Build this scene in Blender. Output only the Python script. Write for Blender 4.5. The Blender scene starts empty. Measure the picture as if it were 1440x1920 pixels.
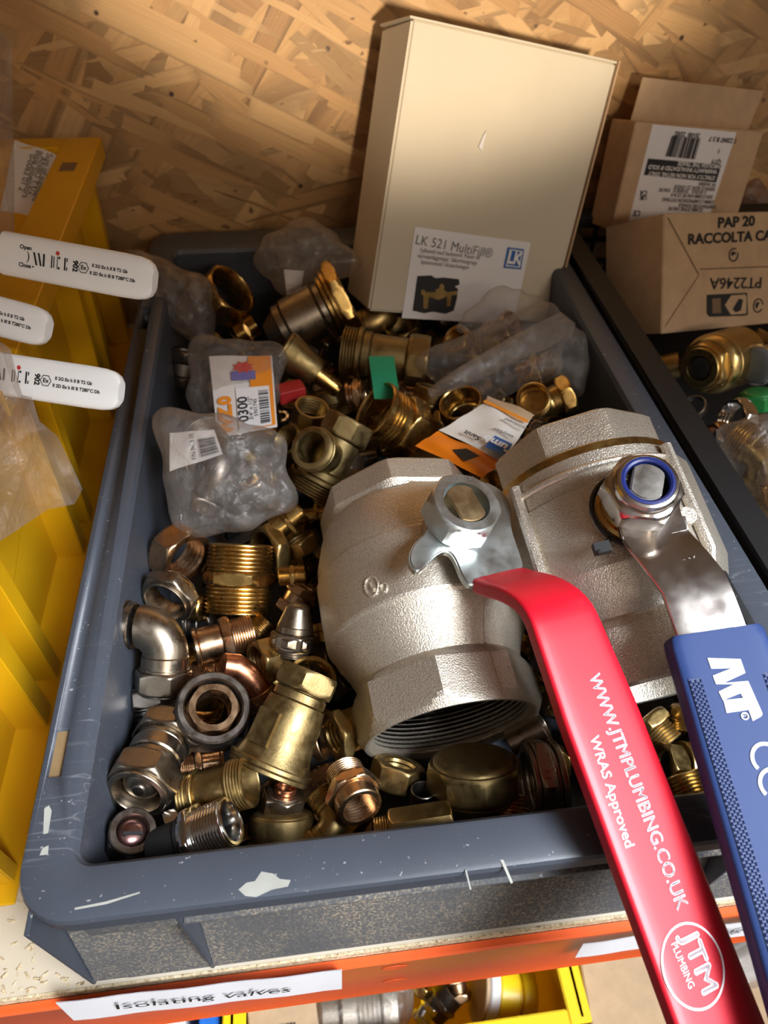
import bpy, bmesh, math, random
from math import sin, cos, pi, radians as RAD
from mathutils import Vector as V, Matrix, noise as NZ

# ------------------------------------------------------------------ camera, world, lights
scn = bpy.context.scene
COL = scn.collection
FPX = 1331.0
CP = V((.1361, -.0889, .3308))
def cam_axes(yaw, pitch, roll):
    f = V((sin(yaw)*cos(pitch), cos(yaw)*cos(pitch), -sin(pitch)))
    r0 = V((cos(yaw), -sin(yaw), 0)); u0 = r0.cross(f)
    return r0*cos(roll)+u0*sin(roll), -r0*sin(roll)+u0*cos(roll), f
CR, CU, CF = cam_axes(.1490, .8211, .0366)
cam = bpy.data.cameras.new('camera'); camo = bpy.data.objects.new('camera', cam); COL.objects.link(camo)
camo.matrix_world = Matrix((( CR.x, CU.x, -CF.x, CP.x), (CR.y, CU.y, -CF.y, CP.y), (CR.z, CU.z, -CF.z, CP.z), (0, 0, 0, 1)))
cam.sensor_fit = 'VERTICAL'; cam.sensor_height = 36; cam.sensor_width = 27; cam.lens = FPX/1920*36
cam.clip_start = .01
cam.dof.use_dof = True; cam.dof.focus_distance = .37; cam.dof.aperture_fstop = 11
scn.camera = camo
scn.view_settings.view_transform = 'Standard'; scn.view_settings.look = 'None'
scn.view_settings.gamma = 1; scn.view_settings.use_curve_mapping = False
scn.view_settings.exposure = 0.35

w = bpy.data.worlds.new('world'); scn.world = w; w.use_nodes = True
nt = w.node_tree; nt.nodes.clear()
wo = nt.nodes.new('ShaderNodeOutputWorld'); bg = nt.nodes.new('ShaderNodeBackground')
tc = nt.nodes.new('ShaderNodeTexCoord'); sp = nt.nodes.new('ShaderNodeSeparateXYZ')
nt.links.new(tc.outputs['Generated'], sp.inputs[0])
ma = nt.nodes.new('ShaderNodeMath'); ma.operation = 'MULTIPLY_ADD'; ma.inputs[1].default_value = -.5; ma.inputs[2].default_value = .5
nt.links.new(sp.outputs['Y'], ma.inputs[0])
cr = nt.nodes.new('ShaderNodeValToRGB')
e = cr.color_ramp.elements
e[0].position = .1; e[0].color = (.035, .022, .014, 1)
e[1].position = 1; e[1].color = (.42, .37, .33, 1)
k = e.new(.62); k.color = (.11, .080, .058, 1)
nt.links.new(ma.outputs[0], cr.inputs[0]); nt.links.new(cr.outputs[0], bg.inputs[0]); nt.links.new(bg.outputs[0], wo.inputs[0])
bg.inputs[1].default_value = .7

def area(name, loc, target, sx, sy, power, col, spread=180):
    l = bpy.data.lights.new(name, 'AREA'); l.shape = 'RECTANGLE'; l.size = sx; l.size_y = sy; l.energy = power; l.color = col
    l.spread = RAD(spread)
    o = bpy.data.objects.new(name, l); COL.objects.link(o); o.location = loc
    o.rotation_euler = (V(target)-V(loc)).to_track_quat('-Z', 'Y').to_euler()
    return o
area('doorway_daylight', (1.15, -.80, 1.40), (.29, .02, 0), 1.0, .8, 6.6, (.88, .94, 1.0), 40)
area('ceiling_strip_lamp', (.85, -1.9, 1.15), (.2, .3, 0), 1.2, .25, 9, (1.0, .84, .66))
sl = bpy.data.lights.new('added_wall_spot', 'SPOT'); sl.energy = 150; sl.color = (1.0, .84, .64); sl.spot_size = RAD(25); sl.spot_blend = .30; sl.shadow_soft_size = .04  # added spot; its cone edge stands in for a person's shadow on the wall
slo = bpy.data.objects.new('added_wall_spot', sl); COL.objects.link(slo); slo.location = (.28, -1.25, .43)
slo.rotation_euler = (V((.26, .65, .46))-slo.location).to_track_quat('-Z', 'Y').to_euler()

# ------------------------------------------------------------------ placing helpers
def ray(x, y): return CF + CR*((x-720)/FPX) + CU*((960-y)/FPX)
def onz(x, y, z): d = ray(x, y); return CP + d*((z-CP.z)/d.z)
def ony(x, y, Y): d = ray(x, y); return CP + d*((Y-CP.y)/d.y)
def dep(x, y, d): return CP + ray(x, y)*d
def depth_of(p): return (p-CP).dot(CF)
def onplane(x, y, p, n): d = ray(x, y); return CP + d*((p-CP).dot(n)/d.dot(n))

# ------------------------------------------------------------------ materials
MATS = {}
class NB:
    def __init__(s, name):
        s.m = bpy.data.materials.new(name); s.m.use_nodes = True; s.t = s.m.node_tree
        s.p = s.t.nodes['Principled BSDF']; s.tc = s.t.nodes.new('ShaderNodeTexCoord'); s.o = s.tc.outputs['Object']
    def n(s, t, **kw):
        x = s.t.nodes.new(t)
        for a, b in kw.items(): setattr(x, a, b)
        return x
    def l(s, a, b): s.t.links.new(a, b)
    def noise(s, scale, detail=3, rough=.6, vec=None, dist=0):
        x = s.n('ShaderNodeTexNoise'); x.inputs['Scale'].default_value = scale; x.inputs['Detail'].default_value = detail
        x.inputs['Roughness'].default_value = rough; x.inputs['Distortion'].default_value = dist
        s.l(vec or s.o, x.inputs['Vector']); return x.outputs['Fac']
    def ramp(s, fac, stops):
        x = s.n('ShaderNodeValToRGB'); el = x.color_ramp.elements
        while len(el) < len(stops): el.new(.5)
        for q, (p, c) in zip(el, stops):
            q.position = p; q.color = (c, c, c, 1) if isinstance(c, (int, float)) else (*c, 1)
        s.l(fac, x.inputs[0]); return x.outputs[0]
    def mix(s, fac, a, b, bt='MIX'):
        x = s.n('ShaderNodeMix', data_type='RGBA', blend_type=bt)
        for sock, v in ((x.inputs[0], fac), (x.inputs[6], a), (x.inputs[7], b)):
            if isinstance(v, (int, float)): sock.default_value = v
            elif isinstance(v, tuple): sock.default_value = (*v, 1)
            else: s.l(v, sock)
        return x.outputs[2]
    def mapping(s, scale=(1, 1, 1), rot=(0, 0, 0), loc=(0, 0, 0)):
        x = s.n('ShaderNodeMapping'); x.inputs['Scale'].default_value = scale; x.inputs['Rotation'].default_value = rot; x.inputs['Location'].default_value = loc
        s.l(s.o, x.inputs[0]); return x.outputs[0]
    def bump(s, h, strength, dist):
        x = s.n('ShaderNodeBump'); x.inputs['Strength'].default_value = strength; x.inputs['Distance'].default_value = dist
        s.l(h, x.inputs['Height']); s.l(x.outputs[0], s.p.inputs['Normal'])
    def set(s, base=None, rough=None, metal=None, **kw):
        for nm, v in (('Base Color', base), ('Roughness', rough), ('Metallic', metal)):
            if v is None: continue
            if isinstance(v, (int, float)): s.p.inputs[nm].default_value = v
            elif isinstance(v, tuple): s.p.inputs[nm].default_value = (*v, 1)
            else: s.l(v, s.p.inputs[nm])
        for a, b in kw.items(): s.p.inputs[a.replace('_', ' ')].default_value = b

def plain(name, col, rough=.5, metal=0, var=.12, scale=40, bump=0, **kw):
    b = NB(name); f = b.noise(scale, 4)
    dark = tuple(c*(1-var*1.6) for c in col); lite = tuple(min(1, c*(1+var)) for c in col)
    b.set(base=b.ramp(f, [(.25, dark), (.75, lite)]), rough=rough, metal=metal, **kw)
    if bump: b.bump(b.noise(scale*6, 3), bump, .001)
    MATS[name] = b.m; return b.m

def metal(name, col, tarnish, rough=.28, amount=.5, scale=55, bump=.04, fine=900):
    b = NB(name)
    f = b.ramp(b.noise(scale, 5, .65), [(.35, 0.0), (.72, amount)])
    b.set(base=b.mix(f, col, tarnish), metal=1.0)
    b.set(rough=b.ramp(b.noise(scale*2.3, 4), [(.3, rough*.75), (.75, min(1, rough*1.5))]))
    b.bump(b.noise(fine, 2), bump, .0006)
    MATS[name] = b.m; return b.m

metal('brass_gold', (.60, .40, .14), (.27, .155, .05), .26, .7)
metal('brass_bright', (.70, .50, .20), (.50, .34, .12), .30, .4, bump=.02)
metal('brass_dull', (.50, .35, .14), (.22, .14, .055), .36, .8)
metal('brass_sand', (.33, .24, .105), (.20, .135, .055), .44, .7, bump=.15)
metal('bronze', (.60, .40, .24), (.28, .16, .09), .27)
metal('pewter', (.38, .32, .25), (.21, .17, .125), .30)
metal('gunmetal', (.22, .19, .165), (.12, .10, .085), .34)
metal('chrome', (.78, .77, .75), (.55, .53, .50), .12, .3)
metal('copper', (.72, .30, .16), (.42, .15, .08), .28)
metal('purple_copper', (.34, .19, .17), (.20, .11, .11), .3)
metal('zinc', (.60, .64, .65), (.50, .53, .50), .33, .8, 25)
metal('stem_brass', (.46, .34, .19), (.34, .25, .14), .42, .5, 25)
metal('stem_steel', (.48, .46, .43), (.38, .35, .32), .40, .5, 25)
metal('stainless', (.60, .56, .52), (.44, .38, .34), .20, .6, 22, .03, 1500)
def cast(name, col, rough):
    b = NB(name); g = b.noise(1150, 2, .6)
    base = b.mix(b.ramp(b.noise(9, 4), [(.35, 0.0), (.75, .35)]), col, tuple(c*.84 for c in col))
    base = b.mix(1.0, base, b.ramp(g, [(.28, .60), (.5, .90), (.70, 1.0)]), 'MULTIPLY')
    pit = b.ramp(b.noise(170, 2, .5), [(.20, .55), (.25, 1.0)]); base = b.mix(1.0, base, pit, 'MULTIPLY')
    b.set(base=base, metal=.86, rough=rough); b.bump(g, .70, .0006); MATS[name] = b.m
cast('nickel_cast', (.74, .66, .55), .42)
cast('nickel_cast_pale', (.77, .70, .60), .41)
metal('steel_thread', (.105, .095, .08), (.05, .045, .04), .24)  # thread metal darkened to carry the shade inside the bore

# OSB board: layers of stretched voronoi flakes at different angles
def osb():
    b = NB('osb')
    base = (.52, .30, .13); cur = None; hgt = None
    for i, (ang, ln, wd) in enumerate(((.35, 4, 12), (-.55, 5, 16), (1.15, 4.5, 14), (-1.0, 4, 11), (.1, 5, 20), (.75, 6, 28), (-.8, 7, 24), (-.25, 11, 60), (.95, 9, 75), (-.7, 13, 85), (.2, 15, 110), (-.45, 10, 80))):
        mp = b.mapping((1, 1, 1), (0, ang, 0), (i*3.17, 0, i*1.71))
        m2 = b.n('ShaderNodeMapping'); m2.inputs['Scale'].default_value = (ln, .0, wd); b.l(mp, m2.inputs[0])
        # ragged edges
        nz = b.n('ShaderNodeTexNoise'); nz.inputs['Scale'].default_value = 9; nz.inputs['Detail'].default_value = 3; b.l(b.o, nz.inputs[0])
        ad = b.n('ShaderNodeMix', data_type='VECTOR'); ad.inputs[0].default_value = .30
        b.l(m2.outputs[0], ad.inputs[4]); b.l(nz.outputs['Color'], ad.inputs[5])
        vo = b.n('ShaderNodeTexVoronoi', distance='CHEBYCHEV'); vo.inputs['Scale'].default_value = 1; b.l(ad.outputs[1], vo.inputs['Vector'])
        sx = b.n('ShaderNodeSeparateColor'); b.l(vo.outputs['Color'], sx.inputs[0])
        # grain along the flake
        m3 = b.n('ShaderNodeMapping'); m3.inputs['Scale'].default_value = (ln*1.5, 1, wd*11); b.l(mp, m3.inputs[0])
        gr = b.noise(1.0, 3, .6, m3.outputs[0])
        col = b.ramp(sx.outputs[0], [(.0, (.27, .135, .048)), (.2, (.44, .24, .09)), (.6, (.54, .315, .125)), (1, (.70, .45, .21))])
        col = b.mix(.35, col, b.ramp(gr, [(.3, (.34, .18, .065)), (.7, (.66, .41, .185))]))
        edge = b.ramp(vo.outputs['Distance'], [(.0, 1.0), (.40, 1.0), (.54, .62)])  # darker flake edges: shadow of the gaps put into the colour
        col = b.mix(1.0, col, edge, 'MULTIPLY')
        if cur is None: cur = col; hgt = sx.outputs[2]
        else:
            th = .56 if i < 6 else .74; mask = b.ramp(sx.outputs[1], [(th, 0.0), (th+.03, 1.0)])
            cur = b.mix(mask, cur, col); hgt = b.mix(mask, hgt, sx.outputs[2])
    # dark bark chips and pin holes
    mp = b.mapping((60, 1, 95), (0, .7, 0))
    ch = b.noise(1, 2, .5, mp); cur = b.mix(b.ramp(ch, [(.69, 0.0), (.73, .85)]), cur, (.12, .05, .02))
    v2 = b.n('ShaderNodeTexVoronoi'); v2.inputs['Scale'].default_value = 42; b.l(b.o, v2.inputs[0])
    c2 = b.n('ShaderNodeSeparateColor'); b.l(v2.outputs['Color'], c2.inputs[0])
    dot = b.mix(1.0, b.ramp(v2.outputs['Distance'], [(.07, 1.0), (.12, 0.0)]), b.ramp(c2.outputs[0], [(.62, 0.0), (.66, 1.0)]), 'MULTIPLY')
    cur = b.mix(dot, cur, (.05, .022, .012))
    pale = b.mapping((22, 1, 120), (0, -.9, 0)); pf = b.noise(1, 3, .6, pale)
    cur = b.mix(b.ramp(pf, [(.64, 0.0), (.72, .35)]), cur, (.74, .53, .30))
    b.set(base=cur, rough=.55); b.bump(hgt, .5, .0015); MATS['osb'] = b.m
osb()

def grey_plastic(name, base, dust=False):
    b = NB(name)
    f = b.noise(9, 4); col = b.ramp(f, [(.3, tuple(c*.85 for c in base)), (.7, tuple(c*1.15 for c in base))])
    # scratches: thin lines at several angles
    for i, (rz, sc) in enumerate(((.4, 6), (-.9, 7), (1.4, 5))):
        mp = b.mapping((5, 75, 30), (0, 0, rz), (i*.7, i*.3, 0))
        s1 = b.noise(1.0, 2, .5, mp, .3)
        msk = b.ramp(b.noise(sc, 2), [(.58, 0.0), (.68, 1.0)])
        ln = b.ramp(s1, [(.495, 0.0), (.50, .28), (.505, 0.0)])
        col = b.mix(b.mix(1.0, ln, msk, 'MULTIPLY'), col, (.34, .35, .36))
    sp_ = b.noise(420, 2, .5); col = b.mix(b.ramp(sp_, [(.70, 0.0), (.76, .5)]), col, (.5, .5, .5))
    if dust:
        d = b.noise(620, 3, .7); big = b.noise(14, 3)
        col = b.mix(b.mix(1.0, b.ramp(d, [(.47, .05), (.70, .9)]), b.ramp(big, [(.38, .15), (.66, 1.0)]), 'MULTIPLY'), col, (.46, .36, .24))
    b.set(base=col, rough=.42 if not dust else .8)
    b.bump(b.noise(160, 4), .12, .0006); MATS[name] = b.m
grey_plastic('crate_grey', (.052, .060, .078))
grey_plastic('crate_grey_dusty', (.065, .068, .075), True)
plain('scuff_pale', (.38, .38, .34), .7)
plain('black_plastic', (.009, .009, .010), .55)
plain('black_rubber', (.014, .014, .015), .6)
plain('dark_grey_cap', (.13, .15, .17), .45, bump=.1)
plain('yellow_plastic', (.70, .38, .006), .36, var=.06, scale=12, bump=.05)
plain('yellow_bright', (.90, .60, .01), .36, var=.05, scale=12)
plain('blue_bin', (.02, .16, .62), .4)
plain('white_coat', (.93, .92, .91), .25, var=.02)
plain('red_coat', (.56, .004, .020), .42, var=.05, scale=15, Coat_Weight=.10, Coat_Roughness=.4)
plain('blue_grip', (.022, .048, .165), .55, var=.06, scale=15, Specular_IOR_Level=.3)
plain('blue_grip_dark', (.012, .030, .115), .5, var=.05)
plain('kraft', (.53, .36, .215), .75, var=.08, scale=60, bump=.12)
plain('tan_dust', (.24, .15, .065), .8, var=.1, scale=80)
plain('kraft_dark', (.20, .125, .065), .8, var=.1, scale=60)
plain('cream_board', (.60, .53, .41), .62, var=.05, scale=9, bump=.06)
plain('label_white', (.80, .79, .82), .5, var=.02)
plain('label_paper', (.74, .71, .70), .6, var=.04)
plain('ink_black', (.012, .012, .013), .6, var=0)
plain('ink_grey', (.16, .16, .17), .6, var=0)
plain('ink_white', (.86, .86, .88), .45, var=0)
plain('ink_pink_white', (.86, .74, .78), .45, var=0)
plain('ink_blue', (.015, .12, .42), .5, var=0)
plain('ink_red', (.62, .05, .04), .5, var=0)
plain('ink_orange', (.82, .28, .02), .5, var=0)
plain('ink_violet', (.16, .14, .36), .5, var=0)
plain('engraved', (.30, .27, .25), .6, 1, var=0)
plain('orange_paint', (.74, .10, .018), .36, var=.06, scale=14, Coat_Weight=.6, Coat_Roughness=.28)
plain('green_tape', (.010, .24, .115), .5, var=.05)
plain('green_plastic', (.02, .22, .05), .4)
plain('blue_nylon', (.012, .022, .14), .35, var=.05)
plain('red_paper', (.40, .02, .02), .5)
plain('shelf_top', (.56, .48, .37), .55, var=.10, scale=8)
plain('concrete', (.10, .095, .09), .8)
plain('orange_sachet', (.80, .20, .006), .42, var=.08)
plain('white_sachet', (.80, .76, .70), .45, var=.05, bump=.05)
def chip():
    b = NB('chipboard_edge'); d = b.noise(480, 3, .7)
    b.set(base=b.ramp(d, [(.30, (.10, .06, .03)), (.42, (.50, .38, .22)), (.7, (.78, .66, .46))]), rough=.8)
    b.bump(b.noise(700, 3), .8, .001); MATS['chipboard_edge'] = b.m
chip()
def film(name, haze, tint=(.92, .90, .88), rough=.24, cloud=.6):
    b = NB(name); b.t.nodes.remove(b.p)
    out = b.t.nodes['Material Output']
    tr = b.n('ShaderNodeBsdfTransparent'); tr.inputs[0].default_value = (*tint, 1)
    gl = b.n('ShaderNodeBsdfGlossy'); gl.inputs['Roughness'].default_value = rough; gl.inputs[0].default_value = (.9, .9, .9, 1)
    df = b.n('ShaderNodeBsdfDiffuse'); df.inputs[0].default_value = (.62, .57, .54, 1)
    tl = b.n('ShaderNodeBsdfTranslucent'); tl.inputs[0].default_value = (.55, .5, .46, 1)
    bp = b.n('ShaderNodeBump'); bp.inputs['Strength'].default_value = .8; bp.inputs['Distance'].default_value = .004
    b.l(b.noise(55, 5, .65, None, 2.5), bp.inputs['Height'])
    for q in (gl, df): b.l(bp.outputs[0], q.inputs['Normal'])
    m0 = b.n('ShaderNodeMixShader'); m0.inputs[0].default_value = .45; b.l(df.outputs[0], m0.inputs[1]); b.l(tl.outputs[0], m0.inputs[2])
    m1 = b.n('ShaderNodeMixShader'); m1.inputs[0].default_value = .34; b.l(m0.outputs[0], m1.inputs[1]); b.l(gl.outputs[0], m1.inputs[2])
    lw = b.n('ShaderNodeLayerWeight'); lw.inputs[0].default_value = .35; b.l(bp.outputs[0], lw.inputs['Normal'])
    c = b.ramp(b.noise(38, 4, .6, None, .8), [(.3, haze*(1-cloud)), (.75, haze*(1+cloud))])
    ad = b.n('ShaderNodeMath', operation='MULTIPLY_ADD'); ad.inputs[1].default_value = .38; b.l(lw.outputs['Facing'], ad.inputs[0]); b.l(c, ad.inputs[2]); ad.use_clamp = True
    m2 = b.n('ShaderNodeMixShader'); b.l(ad.outputs[0], m2.inputs[0]); b.l(tr.outputs[0], m2.inputs[1]); b.l(m1.outputs[0], m2.inputs[2])
    b.l(m2.outputs[0], out.inputs['Surface']); MATS[name] = b.m
film('film_clear', .11)
film('film_milky', .19)
film('film_brown', .24, (.75, .62, .55))

# ------------------------------------------------------------------ mesh building
class MB:
    def __init__(s): s.v = []; s.f = []
    def add(s, verts, faces, M=None):
        o = len(s.v)
        s.v += [(M @ V(p)) if M else V(p) for p in verts]
        s.f += [tuple(i+o for i in f) for f in faces]; return s
    def rings(s, rings, closed=False, cap0=True, cap1=True, M=None):
        n = len(rings[0]); verts = [p for r in rings for p in r]; faces = []
        m = len(rings)
        for i in range(m if closed else m-1):
            a = i*n; b_ = ((i+1) % m)*n
            for j in range(n):
                k = (j+1) % n; faces.append((a+j, a+k, b_+k, b_+j))
        if not closed:
            if cap0: faces.append(tuple(reversed(range(n))))
            if cap1: faces.append(tuple(range((m-1)*n, m*n)))
        return s.add(verts, faces, M)
    def box(s, a, b, M=None):
        x0, y0, z0 = a; x1, y1, z1 = b
        v = [(x0, y0, z0), (x1, y0, z0), (x1, y1, z0), (x0, y1, z0), (x0, y0, z1), (x1, y0, z1), (x1, y1, z1), (x0, y1, z1)]
        return s.add(v, [(3, 2, 1, 0), (4, 5, 6, 7), (0, 1, 5, 4), (1, 2, 6, 5), (2, 3, 7, 6), (3, 0, 4, 7)], M)
    def hexa(s, p):   # 8 corner points, bottom four then top four
        return s.add(p, [(3, 2, 1, 0), (4, 5, 6, 7), (0, 1, 5, 4), (1, 2, 6, 5), (2, 3, 7, 6), (3, 0, 4, 7)])
    def prism(s, poly, z0, z1, M=None):
        n = len(poly)
        v = [(x, y, z0) for x, y in poly]+[(x, y, z1) for x, y in poly]
        f = [tuple(reversed(range(n))), tuple(range(n, 2*n))]+[(i, (i+1) % n, (i+1) % n+n, i+n) for i in range(n)]
        return s.add(v, f, M)
    def tube(s, pts, r, seg=10, M=None):
        rs = []; pts = [V(p) for p in pts]
        for i, p in enumerate(pts):
            t = (pts[min(i+1, len(pts)-1)]-pts[max(i-1, 0)]).normalized()
            a = t.orthogonal().normalized() if i == 0 else (a-t*a.dot(t)).normalized()
            c = t.cross(a); rr = r[i] if isinstance(r, (list, tuple)) else r
            rs.append([p+(a*cos(2*pi*j/seg)+c*sin(2*pi*j/seg))*rr for j in range(seg)])
        return s.rings(rs, M=M)

def world_loc(o):
    p = V(o.location); q = o.parent
    while q: p = p+q.location; q = q.parent
    return p
def link_mesh(name, mb, mat, parent=None, sharp=34, local=False, bevel=0, smooth=True, recalc=True):
    me = bpy.data.meshes.new(name)
    vs = mb.v
    o = bpy.data.objects.new(name, me); COL.objects.link(o)
    if parent is not None:
        o.parent = parent
        if not local:
            off = world_loc(parent); vs = [p-off for p in vs]
    elif not local:
        c = sum(vs, V())/len(vs); c.z = min(p.z for p in vs); vs = [p-c for p in vs]; o.location = c
    me.from_pydata([tuple(p) for p in vs], [], mb.f)
    bm = bmesh.new(); bm.from_mesh(me)
    bmesh.ops.remove_doubles(bm, verts=bm.verts, dist=1e-6)
    if recalc: bmesh.ops.recalc_face_normals(bm, faces=bm.faces)
    if bevel:
        es = [e_ for e_ in bm.edges if len(e_.link_faces) == 2 and e_.calc_face_angle(0) > RAD(28)]
        bmesh.ops.bevel(bm, geom=es, offset=bevel, segments=3, affect='EDGES', clamp_overlap=True)
    bm.to_mesh(me); bm.free()
    if smooth:
        me.polygons.foreach_set('use_smooth', [True]*len(me.polygons)); me.set_sharp_from_angle(angle=RAD(sharp))
    me.materials.append(MATS[mat]); me.update()
    return o
def tag(o, label, cat, group=None, kind=None):
    if label: o['label'] = label
    if cat: o['category'] = cat
    if group: o['group'] = group
    if kind: o['kind'] = kind
    return o
def thing(name, label, cat, loc=(0, 0, 0), group=None):
    o = bpy.data.objects.new(name, None); COL.objects.link(o); o.location = loc; o.empty_display_size = .02
    return tag(o, label, cat, group)
def structure(o): o['kind'] = 'structure'; return o

def lettering(name, s, size, o3, xdir, ydir, mat, parent, bold=0, align='CENTER', lift=.00025, squash=1.0, sp=1.0, label=None):
    """flat printed letters lying on a surface: o3 = centre, xdir = reading direction, ydir = letter up"""
    cu = bpy.data.curves.new(name, 'FONT'); cu.body = s; cu.size = size; cu.align_x = align; cu.align_y = 'CENTER'; cu.offset = bold; cu.space_character = sp
    cu.resolution_u = 3
    to = bpy.data.objects.new(name, cu); COL.objects.link(to)
    dg = bpy.context.evaluated_depsgraph_get(); me = bpy.data.meshes.new_from_object(to.evaluated_get(dg))
    bpy.data.objects.remove(to); bpy.data.curves.remove(cu)
    me.name = name
    x = V(xdir).normalized(); y = V(ydir); y = (y-x*y.dot(x)).normalized(); n = x.cross(y)
    off = world_loc(parent)
    for v in me.vertices: v.co = V(o3)+x*(v.co.x*squash)+y*v.co.y+n*lift-off
    me.materials.clear(); me.materials.append(MATS[mat])
    o = bpy.data.objects.new(name, me); COL.objects.link(o); o.parent = parent
    if label: o['label'] = label
    return o

# ------------------------------------------------------------------ SETTING: wall, shelf, beam
WY = .652
mb = MB().box((-.75, WY, -.75), (1.35, WY+.018, .75)); structure(link_mesh('wall_back', mb, 'osb', smooth=False))
mb = MB().box((-1.2, -1.6, -.86), (1.6, 1.0, -.84)); structure(link_mesh('floor', mb, 'concrete', smooth=False))

rack = thing('storage_rack', 'storage rack shelf with chipboard deck and orange front beam carrying paper name labels', 'shelf', (.2, .3, -.14))
mb = MB().box((-.6, .0005, -.1382), (1.1, .645, -.1202)); link_mesh('shelf_board', mb, 'shelf_top', rack, smooth=False)
mb = MB().box((-.6, -.0010, -.1378), (1.1, .0004, -.1204)); link_mesh('board_edge', mb, 'chipboard_edge', rack, smooth=False)['label'] = 'raw speckled chipboard edge'
bx = MB(); BZ0, BZ1 = -.222, -.128
prof = [(-.0014, BZ1-.004), (-.0014, BZ1), (-.005, BZ1), (-.0062, BZ1-.0015), (-.0062, BZ1-.006), (-.004, BZ1-.011), (-.004, BZ0+.006), (-.0055, BZ0), (-.001, BZ0), (-.001, BZ1-.012)]
bx.rings([[(x, y, z) for y, z in prof] for x in (-.6, 1.1)])
beam = link_mesh('front_beam', bx, 'orange_paint', rack)
for zz in (-.163, -.195):
    p = ony(740, 1813 if zz > -.18 else 1838, -.004)
    m = MB(); m.rings([[(p.x+.008*r*cos(t), -.0042-.0004*h, p.z+.0045*r*sin(t)) for t in [2*pi*i/20 for i in range(20)]] for r, h in ((1, 0), (.9, 1), (.6, .2), (.2, -.5))])
    link_mesh('beam_dimple', m, 'orange_paint', beam)
    rack_last = p
def beam_label(quad, text, pa, pb, size):
    TL, TR, BR, BL = [ony(x, y, -.0078) for x, y in quad]
    n = 14; m = MB(); g = []
    for r2 in range(2):
        for i in range(n+1): g.append(TL.lerp(TR, i/n).lerp(BL.lerp(BR, i/n), r2)+V((0, -.0003*(1+sin(i*1.3))-.0008*r2, 0)))
    lo = [p+V((0, .0003, 0)) for p in g]; N = n+1
    m.add(g+lo, [(i, N+i, N+i+1, i+1) for i in range(n)]+[(2*N+i, 2*N+i+1, 3*N+i+1, 3*N+i) for i in range(n)])
    lb = link_mesh('paper_label', m, 'label_white', rack, recalc=False); lb['label'] = 'white paper label reading '+text
    a, b_ = ony(*pa, -.0097), ony(*pb, -.0097)
    o = lettering('lettering', text, size, (a+b_)/2, b_-a, (0, -.02, 1), 'ink_black', lb, 0)
    x = (b_-a).normalized(); off = world_loc(lb); mid = (a+b_)/2; q = [(v.co+off-mid).dot(x) for v in o.data.vertices]
    k_ = (b_-a).length/(max(q)-min(q)); c2 = (max(q)+min(q))/2
    for v, t in zip(o.data.vertices, q): v.co += x*((t-c2)*k_-t)
beam_label([(104, 1879), (641, 1818), (641, 1851), (139, 1909)], 'Isolating valves', (218, 1888), (546, 1855), .0200)
beam_label([(1093, 1769), (1470, 1717), (1470, 1740), (1077, 1792)], 'Fittings', (1290, 1757), (1412, 1740), .0200)
lettering('lettering', 'valves', .020, V((ony(38, 1898, -.0045).x-.008, -.0045, ony(38, 1898, -.0045).z)), (1, 0, 0), (0, 0, 1), 'ink_black', beam, .0001)['label'] = 'handwritten pen word'

shade_shelf = thing('storage_rack', 'added unseen upper shelf with orange front beam, shading the back of the crates', 'shelf', (.2, .3, .49))  # shelf out of view, added to shade the back of the crate
m = MB().box((-.9, -.02, .49), (1.4, .65, .508)); link_mesh('shelf_board', m, 'shelf_top', shade_shelf, smooth=False)
m = MB().box((-.9, -.026, .44), (1.4, -.0205, .506)); link_mesh('front_beam', m, 'orange_paint', shade_shelf, bevel=.001)

# sawdust crumbs lying on shelf
random.seed(5)
m = MB()
for i in range(70):
    x = random.uniform(-.06, .02); y = random.random()**2*.05+.002
    if x > .0 and y > .002: x -= .05
    s_ = random.uniform(.0004, .0011); a = random.random()*6
    m.box((-s_*1.8, -s_*.5, 0), (s_*1.8, s_*.5, s_*.7), Matrix.Translation((x, y, -.1202)) @ Matrix.Rotation(a, 4, 'Z'))
tag(link_mesh('sawdust', m, 'chipboard_edge', smooth=False), 'pale sawdust crumbs scattered along the shelf front edge beside the yellow bin', 'sawdust', kind='stuff')

# ------------------------------------------------------------------ GREY CRATE
def rrect(x0, y0, x1, y1, r, n=8):
    pts = []
    for cx, cy, a0 in ((x1-r, y1-r, 0), (x0+r, y1-r, 90), (x0+r, y0+r, 180), (x1-r, y0+r, 270)):
        for i in range(n+1):
            a = RAD(a0+90*i/n); pts.append((cx+r*cos(a), cy+r*sin(a)))
    return pts
CW, CD = .400, .613
def ring(x0, y0, x1, y1, r, z): return [V((x, y, z)) for x, y in rrect(x0, y0, x1, y1, r)]
crate = thing('plastic_crate', 'grey plastic crate full of brass fittings standing on the shelf', 'crate', (.2, .3, -.12))
m = MB()
m.rings([ring(.024, .024, CW-.022, CD-.04, .008, -.120), ring(.0235, .0235, CW-.0215, CD-.0395, .008, -.004),
         ring(.0215, .0215, CW-.0195, CD-.0375, .010, -.0008), ring(.0195, .0195, CW-.0175, CD-.0355, .012, 0),
         ring(.003, .003, CW-.003, CD-.003, .022, 0), ring(.001, .001, CW-.001, CD-.001, .024, -.0008), ring(0, 0, CW, CD, .025, -.003),
         ring(0, 0, CW, CD, .025, -.0125), ring(.001, .001, CW-.001, CD-.001, .025, -.0135), ring(.004, .003, CW-.004, CD-.003, .025, -.0138),
         ring(.004, .003, CW-.004, CD-.003, .025, -.024), ring(.018, .021, CW-.018, CD-.02, .02, -.0245), ring(.019, .022, CW-.019, CD-.022, .01, -.026)], cap0=False, cap1=False)
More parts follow.
